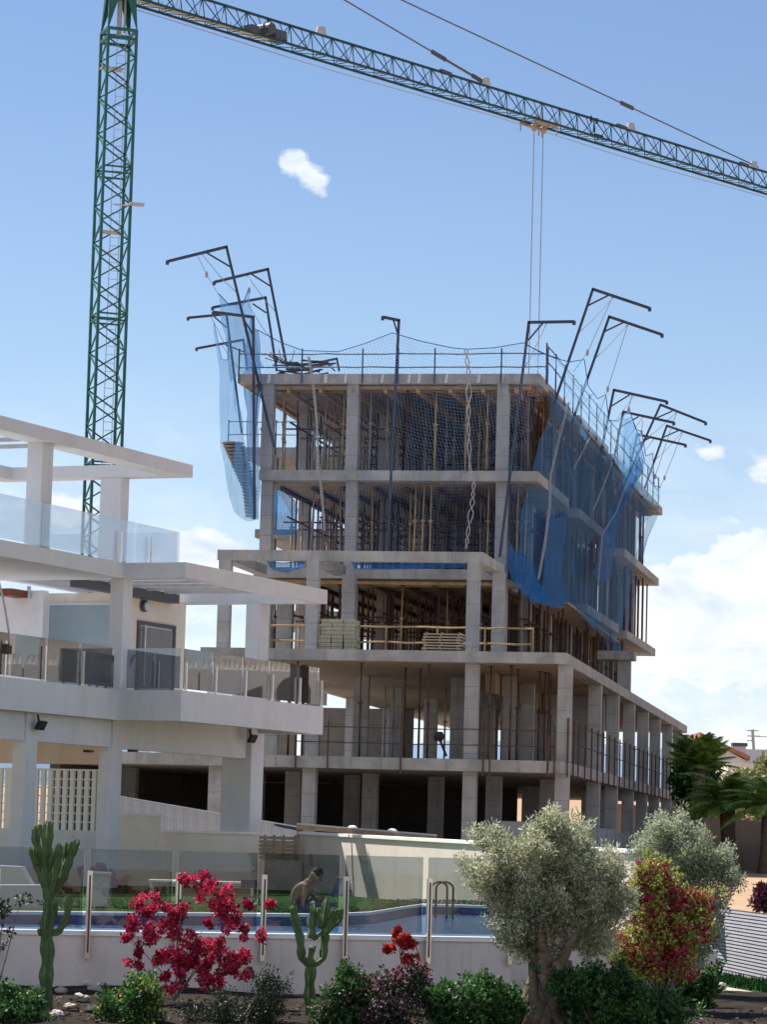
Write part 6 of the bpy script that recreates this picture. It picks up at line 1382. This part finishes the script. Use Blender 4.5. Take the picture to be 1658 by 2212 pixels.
for i, (px, py, rx, ry, Y, lb_) in enumerate(((1500, 1680, 30, 60, 118, 'dark leafy tree squeezed between the building corner and the palms'), (1634, 1700, 46, 34, 150, 'dry olive coloured tree beside the far houses'), (1700, 1668, 54, 44, 150, 'dry olive coloured tree at the right picture edge by the far houses'))):
    b = at(px, py + ry, Y); t = thing('bushy_tree', b, lb_, 'tree'); cs = blob(at(px, py, Y), px_w(rx, Y), px_w(rx, Y), px_w(ry, Y), 40, 50 + i, .4)
    MB().tube([b - Z * .8, at(px, py, Y)], [.12, .05], 7).build('trunk', M['bark2'], t); leaves('crown', M['shrub' if i == 0 else 'scrub'], cs, 5200, .22, .14, .5, t, 60 + i)
# scrub belt behind the brown wall
cs = [at(random.uniform(1470, 1760), random.uniform(1700, 1775), random.uniform(138, 146)) for _ in range(70)]
o = leaves('scrub', M['scrub'], cs, 9000, .26, .16, .75, None, 77); o['kind'] = 'stuff'
# far houses
def house(label, x0, x1, y_eave, y_ridge, yb, Y, dep, m_wall='plaster', flat_roof=False, chim=None):
    a = at(x0, y_eave, Y); b = at(x1, y_eave, Y); zb = at(x0, yb, Y).z; ze = a.z; t = thing('far_house', ((a.x + b.x) / 2, Y, zb), label, 'house')
    MB().box((a.x, Y, zb), (b.x - a.x, 0, 0), (0, dep, 0), (0, 0, ze - zb)).build('wall', M[m_wall], t)
    if not flat_roof:
        zr = at(x0, y_ridge, Y).z; w_ = b.x - a.x
        MB().hexa([(a.x - .3, Y - .3, zr), (b.x + .3, Y - .3, ze), (b.x + .3, Y + dep, ze), (a.x - .3, Y + dep, zr), (a.x - .3, Y - .3, zr + .35), (b.x + .3, Y - .3, ze + .3), (b.x + .3, Y + dep, ze + .3), (a.x - .3, Y + dep, zr + .35)]).build('roof', M['rooft'], t)
        MB().add([(a.x, Y, ze), (b.x, Y, ze), (a.x, Y, zr), (a.x, Y + dep, ze), (b.x, Y + dep, ze), (a.x, Y + dep, zr)], [(0, 1, 2), (3, 5, 4), (0, 2, 5, 3)]).build('gable', M[m_wall], t)
    if chim: 
        c = at(*chim, Y + 1); MB().box((c.x - .45, Y + 1, c.z - 2.2), (.9, 0, 0), (0, .9, 0), (0, 0, 2.2)).build('chimney', M['plaster'], t); MB().box((c.x - .55, Y + .9, c.z), (1.1, 0, 0), (0, 1.1, 0), (0, 0, .25)).build('chimney_cap', M['dark'], t)
    for k in range(2):
        f = (.35, .7)[k]; x = a.x + (b.x - a.x) * f; MB().box((x, Y - .04, ze - (ze - zb) * .55), ((b.x - a.x) * .09, 0, 0), (0, .04, 0), (0, 0, (ze - zb) * .25)).build('window', M['dark'], t)
house('far white house with a long sloping terracotta roof and chimney', 1520, 1612, 1640, 1592, 1700, 230, 12, chim=(1600, 1612))
house('far cream flat roofed house below the white one with chimney', 1574, 1640, 1648, 1640, 1720, 215, 9, 'cream', True)
house('far pale block of a house at the foot of the power pylon', 1612, 1662, 1618, 1610, 1700, 240, 9, 'plaster', True)
# power pylon
Yp = 300; c = at(1631, 1640, Yp); tp = at(1627, 1576, Yp); t = thing('power_pylon', c, 'distant grey power pylon with short cross arms behind the houses', 'pylon')
MB().bar(c, tp, .26).build('mast', M['sheet'], t)
m = MB(); m.bar(tp + V((-.55, 0, -.1)), tp + V((.55, 0, -.1)), .10); q = at(1628, 1590, Yp); m.bar(q + V((-.55, 0, 0)), q + V((.7, 0, 0)), .10); q = at(1629, 1600, Yp); m.bar(q + V((-.6, 0, 0)), q + V((0, 0, 0)), .10); m.build('cross_arm', M['sheet'], t)
q = at(1628, 1590, Yp); MB().tube([q + V((0, 0, 0)), q + V((6, 0, -.15)), q + V((14, 0, .2))], .05, 4).build('power_line', M['sheet'], t)
# far bank seen through the open ground storey, far hills
g = MB(); rows = []
for i in range(20):
    x = -40 + i * 8; rows.append([V((x, 150, -1.5)), V((x, 156, -.6)), V((x, 165, 1.6 + .4 * noise.noise(V((x * .1, 0, 0))))), V((x, 240, 3.5 + noise.noise(V((x * .05, 4, 0)))))])
g.sheet(rows); struct(g.build('earth_bank', M['earth'], None, True))
g = MB(); rows = []
for i in range(80):
    x = -1400 + i * 40; h = 30 + 70 * max(0, noise.noise(V((x * .0022, 1.3, 0)))) + 10 * noise.noise(V((x * .01, 5, 0)))
    if -330 < x < -180: h = max(h, 118 - abs(x + 262) * .35)
    rows.append([V((x, 2000, -5)), V((x, 2100, h * .5)), V((x, 2250, h)), V((x, 2600, -5))])
g.sheet(rows); struct(g.build('hills', M['hill'], None, True))
